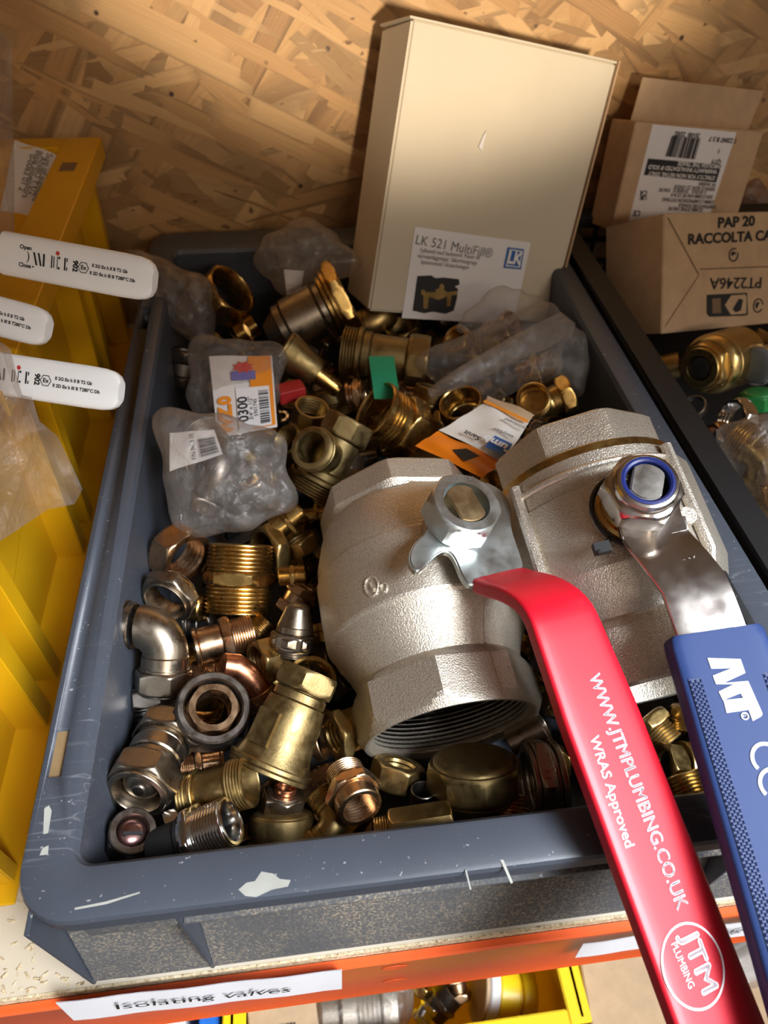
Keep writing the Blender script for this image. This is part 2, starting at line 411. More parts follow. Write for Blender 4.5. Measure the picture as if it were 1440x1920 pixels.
# lower skirt: thin outer skin recessed at the top, flush at the base
m.rings([ring(.019, .022, CW-.019, CD-.022, .01, -.026), ring(.002, .002, CW-.002, CD-.002, .02, -.112), ring(.002, .002, CW-.002, CD-.002, .02, -.1198)], cap0=False, cap1=False)
# floor
fl = ring(.023, .023, CW-.021, CD-.039, .008, -.1165); fl2 = ring(.002, .002, CW-.002, CD-.002, .02, -.1198)
m.add(fl, [tuple(range(len(fl)))])
cb = link_mesh('crate_body', m, 'crate_grey', crate, sharp=22)
# slot through the left rim, cut with a boolean
ct = MB(); ct.box((.0042, .0630, -.0205), (.0108, .0872, .01)); ct.box((.0042, .44, -.0205), (.0122, .475, .01))
co = link_mesh('cutter', ct, 'crate_grey', crate)
md = cb.modifiers.new('slot', 'BOOLEAN'); md.operation = 'DIFFERENCE'; md.object = co; md.solver = 'EXACT'
dg = bpy.context.evaluated_depsgraph_get(); dg.update()
nm = bpy.data.meshes.new_from_object(cb.evaluated_get(dg)); cb.modifiers.clear(); cb.data = nm
bpy.data.objects.remove(co)
# dusty sloping front panels and the ribs between them (the panels are set off the skin by a hair)
ribx = [.0655, .3345]
xs = [.004]+ribx+[.396]
for i in range(3):
    xa, xb = xs[i]+.0013, xs[i+1]-.0013
    m = MB(); m.hexa([(xa, .0225, -.0262), (xb, .0225, -.0262), (xb, .026, -.0262), (xa, .026, -.0262)][:0] or
        [V((xa, .0012, -.114)), V((xb, .0012, -.114)), V((xb, .006, -.114)), V((xa, .006, -.114)), V((xa, .0190, -.0262)), V((xb, .0190, -.0262)), V((xb, .0240, -.0262)), V((xa, .0240, -.0262))])
    link_mesh('front_panel', m, 'crate_grey_dusty', crate)['label'] = 'dusty sloping front panel'
for x in ribx+[.0035, .3965]:
    m = MB(); m.prism([(.001, -.1195), (.001, -.0140), (.021, -.0140), (.021, -.1195)], -.0011, .0011, Matrix.Translation((x, 0, 0)) @ Matrix(((0, 0, 1, 0), (1, 0, 0, 0), (0, 1, 0, 0), (0, 0, 0, 1))))
    link_mesh('crate_rib', m, 'crate_grey', crate, bevel=.0004)
m = MB(); m.box((.067, .0008, -.0262), (.333, .019, -.0245)); link_mesh('crate_ledge', m, 'crate_grey_dusty', crate)
for xa, xb in ((.026, .0645), (.3355, .374)):
    m = MB(); m.box((xa, .0006, -.0255), (xb, .004, -.0142)); link_mesh('lip_strip', m, 'crate_grey_dusty', crate, bevel=.0006)
m = MB(); m.box((.0040, .0626, -.0225), (.0112, .0876, -.0028)); link_mesh('slot_floor', m, 'tan_dust', crate)['label'] = 'tan dust in the slot of the rim'
def scuff(pts, z=.00012):
    m = MB(); p = [onz(x, y, z) for x, y in pts]; q = [v-V((0, 0, .0001)) for v in p]; n = len(p)
    m.add(p+q, [tuple(range(n))]+[(i, (i+1) % n, n+(i+1) % n, n+i) for i in range(n)])
    link_mesh('scuff_mark', m, 'scuff_pale', crate, smooth=False)['label'] = 'pale scraped patch on the rim'
scuff([(447, 1668), (462, 1655), (478, 1652), (490, 1634), (512, 1638), (525, 1648), (545, 1650), (540, 1662), (510, 1668), (480, 1682), (460, 1680)])
scuff([(83, 1516), (92, 1510), (97, 1520), (93, 1545), (90, 1562), (81, 1564)])
scuff([(80, 1590), (91, 1585), (90, 1602), (74, 1604)])
scuff([(140, 1702), (200, 1690), (262, 1672), (262, 1675), (200, 1695), (140, 1706)])
scuff([(938, 1612), (944, 1612), (962, 1655), (958, 1657)])
scuff([(872, 1632), (875, 1631), (884, 1668), (881, 1668)])

# ------------------------------------------------------------------ BIG VALVES
def oct_pt(k, W, n=8):
    R_ = W/2/cos(pi/n); t = pi/n+2*pi/n*k; return R_*sin(t), R_*cos(t)
SEG = 64
def rfun(shape, r, clip, t):
    if shape == 'c': return r
    n, off = shape; a = (t-off) % (2*pi/n)-pi/n
    return min(r/cos(a), clip)
def lathe_rings(M, prof, seg=SEG):
    """prof: (z, r, shape, clip); shape 'c' or (n, angle_offset)"""
    out = []
    for z, r, sh, cl in prof:
        out.append([M @ V((rfun(sh, r, cl, 2*pi*j/seg)*cos(2*pi*j/seg), rfun(sh, r, cl, 2*pi*j/seg)*sin(2*pi*j/seg), z)) for j in range(seg)])
    return out
def mat_from(o, x, y, z): return Matrix(((x.x, y.x, z.x, o.x), (x.y, y.y, z.y, o.y), (x.z, y.z, z.z, o.z), (0, 0, 0, 1)))

def valve_frame(P, yaw, al, roll):
    a = V((sin(yaw)*cos(al), cos(yaw)*cos(al), sin(al)))
    l = a.cross(V((0, 0, 1))).normalized(); s = l.cross(a)
    return a, l*cos(roll)-s*sin(roll), s*cos(roll)+l*sin(roll)
def bore_rings(r, z0, z1, pitch, amp):
    n = int(abs(z1-z0)/pitch*2); sgn = 1 if z1 > z0 else -1
    return [(z0+sgn*pitch/2*i, r-(amp if i % 2 else 0)-.00004*i, 'c', 9) for i in range(n)]

# ---- valve with the red lever
P1 = V((.2054, .0847, -.0435)); L1 = .158
a1, l1, s1 = valve_frame(P1, -.0729, .155, RAD(11.5))
val1 = thing('lever_ball_valve', 'large nickel ball valve with long red lever lying in the crate', 'valve', P1+V((0, 0, -.05)))
M1 = mat_from(P1, l1, s1, a1)      # local x = lateral, y = stem, z = axis
W = .1; oo = RAD(22.5)             # octagon turned against the stem
o8 = (8, oo+pi/8+pi/8)
Rb = W/2*1.01
pr1 = bore_rings(.0466, .030, .0, .0026, .0011)[::-1]
body = [(.050, .002, 'c', 9), (.046, .036, 'c', 9), (.034, .0430, 'c', 9)] + [(z, r, 'c', 9) for z, r, _, _ in sorted(pr1, key=lambda q: -q[0])] + [
    (0, .0472, 'c', 9), (-.0004, .0482, 'c', 9), (-.0004, .0496, o8, .0497), (.0020, .05, o8, .0512), (.0045, .05, o8, .0527), (.0070, .05, o8, .05405), (.0255, .05, o8, .05405), (.0285, .0492, o8, .0512),
    (.031, .0485, 'c', 9), (.036, .0500, 'c', 9), (.041, .0520, 'c', 9), (.050, .0572, 'c', 9), (.0575, .0605, 'c', 9), (.0590, .0617, 'c', 9), (.0605, .0622, 'c', 9),
    (.078, .0628, 'c', 9), (.100, .0624, 'c', 9), (.1015, .0612, 'c', 9), (.112, .0604, 'c', 9), (.119, .0585, 'c', 9), (.128, .0560, 'c', 9), (.1335, .0540, 'c', 9), (.136, .0512, 'c', 9),
    (.138, .0500, 'c', 9), (.1395, .0490, o8, .0508), (.1420, .05, o8, .0537), (.1565, .05, o8, .0537), (.158, .0490, o8, .0512), (.1582, .046, 'c', 9), (.1575, .0445, 'c', 9), (.120, .043, 'c', 9), (.112, .002, 'c', 9)]
m = MB(); m.rings(lathe_rings(M1, body, 96))
b1 = link_mesh('valve_body', m, 'nickel_cast', val1, sharp=14)
# thread seen inside the open end
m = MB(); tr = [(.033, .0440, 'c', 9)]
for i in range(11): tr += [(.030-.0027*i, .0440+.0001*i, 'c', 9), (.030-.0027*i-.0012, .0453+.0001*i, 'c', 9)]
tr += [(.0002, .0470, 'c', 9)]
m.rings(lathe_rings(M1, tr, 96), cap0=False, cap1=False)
link_mesh('inner_thread', m, 'steel_thread', val1, recalc=False)['label'] = 'cut thread inside the open end, shade put into its colour'
# casting seam and raised marks
m = MB()
ang = RAD(-6)
def surf1(z, a, lift=0):
    rr = None
    for (z0, r0, s0, c0), (z1, r1, s1_, c1) in zip(body[14:-4], body[15:-3]):
        if z0 <= z <= z1: 
            k = (z-z0)/max(1e-9, z1-z0); rr = r0*(1-k)+r1*k; 
            t = pi/2-a
            rr = rfun(s0, r0, c0, t)*(1-k)+rfun(s1_, r1, c1, t)*k
            break
    rr = (rr or .06)+lift
    return M1 @ V((rr*sin(a), rr*cos(a), z))
m.tube([surf1(.001+.0561*i/24, ang+.33, -.0004) for i in range(25)], .0009, 6)
link_mesh('casting_seam', m, 'nickel_cast', val1)
for zc, aa, rr_ in ((.071, -.80, .0058), (.0672, -.69, .0026)):
    m = MB(); pts = []
    for i in range(21):
        t = 2*pi*i/20; pts.append(surf1(zc+rr_*sin(t), aa+rr_*.72*cos(t)/.0625, .0001))
    m.tube(pts, .0007, 6); link_mesh('raised_mark', m, 'nickel_cast', val1)
m = MB(); m.tube([surf1(.073, -.81, .0002), surf1(.070, -.80, .0003), surf1(.0685, -.78, .0002)], .0011, 6); link_mesh('raised_mark', m, 'nickel_cast', val1)

def hexnut(M, R_, h, hole, top_r=None, flange=0):
    h6 = (6, RAD(10)); c = R_
    pr = [(h, hole, 'c', 9), (h, hole*1.06, 'c', 9), (h, R_*.96, 'c', 9), (h-.0008, R_*1.0, h6, R_*1.015), (h-.0022, R_, h6, R_*1.07), (h-.004, R_, h6, R_*1.125), (h-.0058, R_, h6, R_*1.1547),
          (.003, R_, h6, R_*1.1547)]
    if flange: pr += [(.0028, R_*1.08, 'c', 9), (.0022, R_*1.16, 'c', 9), (0, R_*1.17, 'c', 9)]
    else: pr += [(.0014, R_, h6, R_*1.09), (0, R_, h6, R_*1.02)]
    pr += [(0, hole, 'c', 9)]
    return lathe_rings(M, pr, 72), pr

T1 = .0925; H1 = .071     # stem position along the axis, lever plate height
# stem boss on body
m = MB(); Mst = mat_from(P1+a1*T1+s1*.052, l1, -a1, s1)
m.rings(lathe_rings(Mst, [(-.004, .021, 'c', 9), (.004, .0195, 'c', 9), (.007, .0160, 'c', 9), (.0175, .0152, 'c', 9)], 48))
link_mesh('stem_boss', m, 'nickel_cast', val1)
base1 = P1+a1*T1+s1*H1
# lever plate outline picked where it lies in the lever plane
def lever_poly(pix, p, n): return [onplane(x, y, p, n) for x, y in pix]
def smooth_closed(pts, it=2):
    for _ in range(it):
        q = []
        for i in range(len(pts)):
            a, b_ = pts[i], pts[(i+1) % len(pts)]; q += [a*.75+b_*.25, a*.25+b_*.75]
        pts = q
    return pts
def slab(mb, pts, n, t):
    k = len(pts); lo = [p-n*t for p in pts]
    mb.add(list(pts)+lo, [tuple(range(k)), tuple(reversed(range(k, 2*k)))]+[(i, k+i, k+(i+1) % k, (i+1) % k) for i in range(k)]); return mb
n1 = s1
top1 = base1+s1*.005
pix = [(820, 905), (855, 893), (930, 905), (962, 945), (957, 985), (975, 1035), (986, 1072), (888, 1104), (868, 1085), (852, 1043), (838, 1032), (822, 1037), (803, 1056), (786, 1075), (770, 1062), (766, 1040), (778, 1015), (802, 996), (806, 960)]
pl = smooth_closed(lever_poly(pix, top1, n1), 2)
m = slab(MB(), pl, n1, .005)
lev1 = link_mesh('lever', m, 'zinc', val1, bevel=.0009); lev1['label'] = 'zinc plated lever plate with stop lug'
# nut with the stem end inside
Mn = mat_from(top1, l1, -a1, s1)
m = MB(); rg, _ = hexnut(Mn, .0188, .0165, .0130); m.rings(rg, closed=True); link_mesh('nut', m, 'zinc', val1, sharp=20)
m = MB(); st = []
for j in range(40):
    t = 2*pi*j/40; x, y = .0118*cos(t), .0118*sin(t); x = max(-.0079, min(.0079, x)); st.append((x, y))
Ms = Mn @ Matrix.Rotation(RAD(-14), 4, 'Z')
m.prism(st, -.03, .0158, Ms); link_mesh('stem', m, 'stem_brass', val1, bevel=.0006)['label'] = 'flat sided brass stem end'
lettering('stamp', 'CI   181', .0042, Mn @ V((.002, -.0154, .0166)), -l1*-1, -a1*-1, 'engraved', val1)

def grip_bar(path, widths, wdir, nrm, thick, seg=24, power=5.0):
    """rounded-rectangle sweep: path points, half-width dir per point"""
    rs = []
    for i, p in enumerate(path):
        t = (path[min(i+1, len(path)-1)]-path[max(i-1, 0)]).normalized()
        wd = wdir[i] if isinstance(wdir, list) else wdir
        wv = (wd-t*wd.dot(t)).normalized(); nv = t.cross(wv).normalized()
        if nv.dot(nrm) < 0: nv = -nv
        r_ = []
        for j in range(seg):
            a = 2*pi*j/seg; c, s_ = cos(a), sin(a)
            q = (abs(c)**power+abs(s_)**power)**(-1/power)
            r_.append(p+wv*(c*q*widths[i])+nv*(s_*q*thick/2))
        rs.append(r_)
    return rs
# red sleeve: ramp, bend, long grip
g0 = dep(1038, 1122, .338); g1 = dep(1316, 1850, .287); gd = (g1-g0).normalized()
gend = g1+gd*.05
wv1 = (gd.cross(s1)).normalized()
nn1 = wv1.cross(gd).normalized(); nn1 = nn1 if nn1.dot(s1) > 0 else -nn1
q0 = onplane(937, 1088, top1-s1*.0025, n1); q1 = onplane(972, 1096, top1-s1*.0010, n1)
def bez(a, b_, c, n): return [a*(1-t)**2+b_*2*t*(1-t)+c*t*t for t in [i/n for i in range(n+1)]]
pre = onplane(975, 1100, top1, n1)
path = [q0] + bez(q0.lerp(g0, .25), g0-gd*.004, g0+gd*.012, 8) + [g0+gd*(.012+(.17+.05)*i/26) for i in range(1, 27)] 
path += [path[-1]+gd*.006, path[-1]+gd*.009]
wd_ = [.0172]*5+[.0172+.0031*min(1, i/9) for i in range(len(path)-7)]+[.017, .007]
m = MB(); m.rings(grip_bar(path, wd_, wv1, s1, .0085, 48, 7.5))
red = link_mesh('lever_sleeve', m, 'red_coat', val1, sharp=50); red['label'] = 'red plastic coated grip'
def on_grip(px, py, g, n, th): return onplane(px, py, g+n*(th/2), n)
GT = .0085
def grip_text(s, pa, pb, size, mat, parent, g, n, th, wv, bold=0, squash=None, nm='lettering', up=None, heavy=0):
    A = on_grip(*pa, g, n, th); B = on_grip(*pb, g, n, th); x = (B-A)
    y = n.cross(x).normalized() if up is None else up
    o = lettering(nm, s, size, (A+B)/2, x, y, mat, parent, bold, lift=.0003)
    # stretch along to the exact run
    off = world_loc(parent); xs_ = [ (v.co+off-(A+B)/2).dot(x.normalized()) for v in o.data.vertices]
    k = x.length/(max(xs_)-min(xs_)); mid = (max(xs_)+min(xs_))/2
    for v, q in zip(o.data.vertices, xs_): v.co += x.normalized()*((q-mid)*k-q)
    if heavy:   # thicken the strokes with shifted copies inside the same mesh
        bm = bmesh.new(); bm.from_mesh(o.data); src = bm.verts[:]+bm.edges[:]+bm.faces[:]
        for dx, dy in ((1, 0), (-1, 0), (0, 1), (0, -1)):
            r_ = bmesh.ops.duplicate(bm, geom=src); 
            for v in r_['geom']:
                if isinstance(v, bmesh.types.BMVert): v.co += (x.normalized()*dx+y*dy)*heavy
        bm.to_mesh(o.data); bm.free()
    return o
grip_text('WWW.JTMPLUMBING.CO.UK', (1112, 1265), (1279, 1703), .0090, 'ink_pink_white', red, g0, nn1, GT, wv1, 0, heavy=.00016)
grip_text('WRAS Approved', (1112, 1380), (1180, 1588), .0070, 'ink_pink_white', red, g0, nn1, GT, wv1, .0001)
grip_text('JTM', (1288, 1746), (1330, 1858), .0120, 'ink_pink_white', red, g0, nn1, GT, wv1, 0, heavy=.00045)
grip_text('PLUMBING', (1262, 1768), (1296, 1852), .0046, 'ink_pink_white', red, g0, nn1, GT, wv1, 0)
c = on_grip(1299, 1810, g0, nn1, GT)+nn1*.0003
m = MB(); R0 = .0152
for r_a, r_b in ((R0, R0-.0009),):
    oc = [c+(gd*cos(2*pi*i/48)+wv1*sin(2*pi*i/48))*r_a for i in range(48)]; ic = [c+(gd*cos(2*pi*i/48)+wv1*sin(2*pi*i/48))*r_b for i in range(48)]
    m.add(oc+ic, [(i, (i+1) % 48, 48+(i+1) % 48, 48+i) for i in range(48)])
link_mesh('emblem_ring', m, 'ink_pink_white', red, smooth=False)

# ---- valve with the blue lever
K2 = .95
P2 = CP+(V((.3241, .091, -.0305))-CP)*K2; L2 = .1584*K2
a2, l2, s2 = valve_frame(P2, -.0967, .2993, RAD(-9.0))
val2 = thing('lever_ball_valve', 'large nickel ball valve with blue gripped stainless lever and brass joint ring', 'valve', P2+V((0, 0, -.05)))
M2 = mat_from(P2, l2*K2, s2*K2, a2*K2)
p8 = (8, RAD(-11.25)+pi/8+pi/8)
def square_r(t, ap, corner):   # rounded square cross-section for the body
    a = (t+pi/4) % (pi/2)-pi/4
    return min(ap/cos(a), corner)
body2 = [(.030, .040, 'c', 9), (.02, .0445, 'c', 9), (.0, .0452, 'c', 9), (-.0005, .0490, p8, .0505), (.001, .05, p8, .0528), (.030, .05, p8, .0539), (.034, .0490, p8, .0520),
         (.036, .0495, 'c', 9), (.040, .052, 'c', 9), (.048, .0565, 'c', 9), (.058, .0596, 'c', 9), (.0595, .0602, 'c', 9), (.061, .0606, 'c', 9), (.108, .0600, 'c', 9), (.1090, .0590, 'c', 9), (.118, .0588, 'c', 9), (.1285, .0585, 'c', 9), (.1295, .0570, 'c', 9), (.1295, .03, 'c', 9)]
m = MB(); m.rings(lathe_rings(M2, body2, 96)); link_mesh('valve_body', m, 'nickel_cast_pale', val2, sharp=14)
m = MB(); m.rings(lathe_rings(M2, [(.1285, .03, 'c', 9), (.1285, .0573, 'c', 9), (.1290, .0577, 'c', 9), (.1335, .0577, 'c', 9), (.1340, .0573, 'c', 9), (.1340, .03, 'c', 9)], 96), closed=True); link_mesh('joint_ring', m, 'brass_gold', val2)['label'] = 'bright brass joint ring'
m = MB(); m.rings(lathe_rings(M2, [(.1326, .03, 'c', 9), (.1326, .0490, p8, .0515), (.1345, .05, p8, .0537), (.157, .05, p8, .0537), (.1585, .0490, p8, .0515), (.1586, .0455, 'c', 9), (.157, .0445, 'c', 9), (.13, .042, 'c', 9), (.128, .03, 'c', 9)], 96), closed=True)
link_mesh('end_connector', m, 'nickel_cast', val2, sharp=14)
# four raised long flanges on the body (only the upper ones show)
for a_ in (-.96, .62):
    m = MB()
    pts = []
    for z in (.048, .060, .075, .095, .112, .1255):
        rr = {.048: .0575}.get(z, .0630); pts.append(M2 @ V((rr*sin(a_), rr*cos(a_), z)))
    m.tube(pts, .0032, 8); link_mesh('body_rib', m, 'nickel_cast_pale', val2)
m = MB(); m.tube([M2 @ V((.0608*sin(t), .0608*cos(t), .1185)) for t in [-.96+1.58*i/20 for i in range(21)]], .0019, 8)
link_mesh('body_rib', m, 'nickel_cast_pale', val2)
# flat pad on the right flank
m = MB(); 
for sg, z0, z1 in ((1, .050, .126),):
    v_ = []
    for z, h_ in ((z0, .0), (z0+.012, .004), (z1-.006, .004), (z1, .0)):
        for a_ in (.62, .78, .98, 1.15): 
            rr = .0590+h_; v_.append(M2 @ V((rr*sin(a_)*(1.0), rr*cos(a_), z)))
    m.add(v_, [(r_*4+c_, r_*4+c_+1, r_*4+c_+5, r_*4+c_+4) for r_ in range(3) for c_ in range(3)])
link_mesh('body_pad', m, 'nickel_cast_pale', val2)
T2 = .0875*K2; H2 = .071*K2
base2 = P2+a2*T2+s2*H2; top2 = base2+s2*.0035
Mb2 = mat_from(P2+a2*T2+s2*.050, l2, -a2, s2)
m = MB(); m.rings(lathe_rings(Mb2, [(-.004, .0215, 'c', 9), (.005, .0195, 'c', 9), (.006, .0170, 'c', 9), (.010, .0165, 'c', 9)], 48)); link_mesh('stem_boss', m, 'nickel_cast_pale', val2)
m = MB(); m.rings(lathe_rings(Mb2, [(.0060, .0170, 'c', 9), (.0070, .0184, 'c', 9), (.0105, .0184, 'c', 9), (.0115, .0165, 'c', 9), (.0150, .0165, 'c', 9), (.0160, .0150, 'c', 9), (.018, .0150, 'c', 9)], 48)); link_mesh('gland_ring', m, 'brass_gold', val2)['label'] = 'bright brass gland'
n2 = s2
pix = [(1142, 890), (1165, 868), (1212, 858), (1262, 885), (1278, 930), (1274, 955), (1293, 990), (1286, 998), (1170, 1018), (1158, 975), (1140, 925)]
pl = smooth_closed(lever_poly(pix, top2, n2), 1)
m = slab(MB(), pl, n2, .004); lev2 = link_mesh('lever', m, 'stainless', val2, bevel=.0007); lev2['label'] = 'polished stainless lever plate'
h0 = dep(1336, 1192, .338*.957); h1 = dep(1528, 1800, .288*.957); hd = (h1-h0).normalized(); wv2 = hd.cross(s2).normalized()
if wv2.dot(CR) < 0: wv2 = -wv2
nn2 = wv2.cross(hd).normalized(); nn2 = nn2 if nn2.dot(s2) > 0 else -nn2
k0 = onplane(1229, 1004, top2-s2*.002, n2)
kpath = [onplane(1222, 975, top2-s2*.002, n2), k0] + bez(k0+(k0-base2).normalized()*.004, onplane(1262, 1045, top2+s2*.002, n2), dep(1300, 1095, .3465*.957), 6) + [dep(1313, 1128, .343*.957), dep(1328, 1170, .340*.957), h0+hd*.01, h0+hd*.16]
m = MB(); wlist = [.0163, .0163]+[.0158]*(len(kpath)-2)
m.rings(grip_bar(kpath, wlist, wv2, s2, .004, 28, 8.0)); link_mesh('lever', m, 'stainless', val2, sharp=45)['label'] = 'cranked stainless lever arm'
# nyloc nut
Mn2 = mat_from(top2, l2, -a2, s2)
m = MB(); R_ = .0172; h6 = (6, RAD(20))
pr = [(.0200, .0105, 'c', 9), (.0203, .0130, 'c', 9), (.0198, .0142, 'c', 9), (.0180, .0152, 'c', 9), (.0150, .0155, 'c', 9), (.0143, .0165, h6, R_*1.01), (.0128, R_, h6, R_*1.07), (.0112, R_, h6, R_*1.12), (.0098, R_, h6, R_*1.1547), (.0014, R_, h6, R_*1.1547), (0, R_, h6, R_*1.05), (0, .0105, 'c', 9)]
m.rings(lathe_rings(Mn2, pr, 72), closed=True); link_mesh('nut', m, 'stainless', val2, sharp=20)
m = MB(); m.rings(lathe_rings(Mn2, [(.0170, .0102, 'c', 9), (.0200, .0104, 'c', 9), (.0206, .0114, 'c', 9), (.0204, .0126, 'c', 9), (.0190, .0128, 'c', 9), (.0170, .0124, 'c', 9)], 60), closed=True); link_mesh('nylon_insert', m, 'blue_nylon', val2)['label'] = 'blue nylon locking ring'
m = MB(); Ms = Mn2 @ Matrix.Rotation(RAD(28), 4, 'Z')
st = [(max(-.0074, min(.0074, .0096*cos(2*pi*j/40))), .0096*sin(2*pi*j/40)) for j in range(40)]
m.prism(st, -.02, .0192, Ms); link_mesh('stem', m, 'stem_steel', val2, bevel=.0006)['label'] = 'flat sided steel stem end'
m = MB(); q = onplane(1288, 968, base2, n2); m.prism([(.0045*cos(2*pi*i/20), .0045*sin(2*pi*i/20)) for i in range(20)], -.012, .002, mat_from(q, l2, -a2, s2)); link_mesh('stop_pin', m, 'nickel_cast_pale', val2, bevel=.0006)
# black cable tie
m = MB(); cc = P2+a2*T2+s2*.0590
pts = [cc+(l2*cos(t)-a2*sin(t))*.0200 for t in [2*pi*i/36 for i in range(37)]]
m.tube(pts, .0014, 8)
hp = onplane(1128, 1028, P2+a2*T2+s2*.0655, n2)
near = min(pts, key=lambda p: (p-hp).length)
m.box((-.004, -.0028, -.0024), (.004, .0028, .0024), mat_from(hp, l2, -a2, s2)); m.tube([near, hp], .0013, 6); m.tube([hp, hp+(hp-near).normalized()*.006], .0011, 6)
tag(link_mesh('cable_tie', m, 'black_plastic'), 'black cable tie looped round the stem beneath the stainless lever', 'cable tie')
grip_text('INOX', (1258, 1068), (1308, 1050), .0062, 'engraved', lev2, onplane(1290, 1060, top2+s2*.003, n2)-s2*.0042, n2, .009, wv2, nm='stamp', up=None)
# blue sleeve
bp_ = [h0+hd*t for t in (-.0015, 0, .004)]+[h0+hd*(.004+.2*i/24) for i in range(1, 25)]
bw = [.0196, .0212, .0215]+[.0215+.0015*i/24 for i in range(24)]
m = MB(); m.rings(grip_bar(bp_, bw, wv2, s2, .013, 48, 10.0)); blue = link_mesh('lever_sleeve', m, 'blue_grip', val2, sharp=45); blue['label'] = 'blue soft plastic grip'
BT = .013
# knurled strips
for sgn, t0, t1 in ((-1, .018, .19), (1, .020, .055)):
    m = MB(); cen = h0+nn2*(BT/2)
    wA = sgn*.0188; wB = sgn*.0132
    def gp(t, w_): return cen+hd*t+wv2*w_+nn2*.0002
    m.add([gp(t0, wA), gp(t1, wA), gp(t1, wB), gp(t0, wB)], [(0, 1, 2, 3)])
    nR = 5; nT = int((t1-t0)/.0022)
    for i in range(nT):
        for j in range(nR):
            t = t0+.0014+(i+(.5 if j % 2 else 0))*.0022; w_ = wA+(wB-wA)*(j+.5)/nR
            if t > t1-.001: continue
            u_ = hd*.0008; v_ = wv2*.00050; b0 = gp(t, w_)
            m.add([b0-u_-v_, b0+u_-v_, b0+u_+v_, b0-u_+v_, b0+nn2*.0006], [(0, 1, 4), (1, 2, 4), (2, 3, 4), (3, 0, 4)])
    link_mesh('knurled_strip', m, 'blue_grip_dark', blue, smooth=False)
def emblem(parent, poly, mat, nm='emblem'):
    m = MB(); p = [on_grip(x, y, h0, nn2, BT)+nn2*.0004 for x, y in poly]; q = [v-nn2*.0003 for v in p]; n = len(p)
    m.add(p+q, [tuple(range(n))]+[(i, (i+1) % n, n+(i+1) % n, n+i) for i in range(n)]); return link_mesh(nm, m, mat, parent, smooth=False)
emblem(blue, [(1326, 1234), (1388, 1236), (1397, 1262), (1356, 1281), (1402, 1277), (1429, 1338), (1427, 1343), (1411, 1352), (1403, 1331), (1362, 1337), (1356, 1313), (1393, 1309), (1388, 1300), (1355, 1313), (1347, 1297), (1376, 1283), (1342, 1283), (1336, 1267), (1372, 1253), (1333, 1254)], 'ink_white', 'emblem')
lettering('lettering', '\u00ae', .0042, on_grip(1395, 1343, h0, nn2, BT), hd, nn2.cross(hd), 'ink_white', blue, .0001, lift=.0005)
for (px, py), a0 in (((1437, 1422), 0), ((1452, 1470), 1)):
    c_ = on_grip(px, py, h0, nn2, BT)+nn2*.0004; ux = hd; uy = nn2.cross(hd).normalized()
    m = MB(); r_ = .0066; arc = []
    for i in range(25):
        t = RAD(55+250*i/24); arc.append((cos(t), sin(t)))
    o_ = [c_+(ux*x+uy*y)*(r_) for x, y in arc]; i_ = [c_+(ux*x+uy*y)*(r_-.0015) for x, y in arc]
    m.add(o_+i_, [(i, i+1, 26+i, 25+i) for i in range(24)])
    if a0: m.add([c_+ux*-.0060+uy*.0007, c_+ux*.001+uy*.0007, c_+ux*.001-uy*.0007, c_-ux*.0060-uy*.0007], [(0, 1, 2, 3)])
    link_mesh('lettering', m, 'ink_white', blue, smooth=False)

# ------------------------------------------------------------------ PIPE FITTINGS
def solve_frame(px, py, z, ang, tilt, spin=0):
    p = onz(px, py, z); wv = (CP-p).normalized()
    r = (CR-wv*CR.dot(wv)).normalized(); u = wv.cross(r)
    d = (r*cos(RAD(ang))+u*sin(RAD(ang)))*cos(RAD(tilt))+wv*sin(RAD(tilt))
    x = d.orthogonal().normalized()
    # keep roll stable: x as horizontal as possible
    h = d.cross(V((0, 0, 1)))
    if h.length > .05: x = h.normalized()
    M = mat_from(p, x, d.cross(x), d) @ Matrix.Rotation(RAD(spin), 4, 'Z')
    return M, depth_of(p)/FPX
SG = 48
def seg_rings(spec, R):
    """outer outline from stacked segments, lengths and radii in units of R; centred on 0"""
    tot = sum(s_[1] for s_ in spec); z = -tot/2; out = []
    for s_ in spec:
        k, L = s_[0], s_[1]
        if k == 't':
            r = s_[2]; n = max(3, int(round(L/.13))); p = L/n
            for i in range(n):
                out += [(z+p*i, r*.93, 'c', 9), (z+p*(i+.35), r, 'c', 9), (z+p*(i+.6), r, 'c', 9)]
            out += [(z+L, r*.92, 'c', 9)]
        elif k in ('h', 'o'):
            a = s_[2]; n = 6 if k == 'h' else 8; sh = (n, 0); cm = 1/cos(pi/n); ch = min(.16, L*.3)
            for q, kk in ((0, 1.0), (.25, 1+(cm-1)*.45), (.6, 1+(cm-1)*.8), (1, cm)): out.append((z+ch*q, a*(.985 if q == 0 else 1), sh, a*kk))
            for q, kk in ((1, cm), (.6, 1+(cm-1)*.8), (.25, 1+(cm-1)*.45), (0, 1.0)): out.append((z+L-ch*q, a*(.985 if q == 0 else 1), sh, a*kk))
        elif k == 'c':
            r = s_[2]; b_ = min(.05, L*.2); out += [(z, r-b_, 'c', 9), (z+b_, r, 'c', 9), (z+L-b_, r, 'c', 9), (z+L, r-b_, 'c', 9)]
        elif k == 'k':
            r0, r1 = s_[2], s_[3]; out += [(z, r0, 'c', 9), (z+L*.5, (r0+r1)/2+s_[4] if len(s_) > 4 else (r0+r1)/2, 'c', 9), (z+L, r1, 'c', 9)]
        elif k == 'd':     # dome towards +z
            r0, r1 = s_[2], s_[3]
            for i in range(7):
                t = pi/2*i/6; out.append((z+L*sin(t), r1+(r0-r1)*cos(t), 'c', 9))
        z += L
    return [(a*R, b_*R, c_, d_*R if d_ < 9 else 9) for a, b_, c_, d_ in out], tot
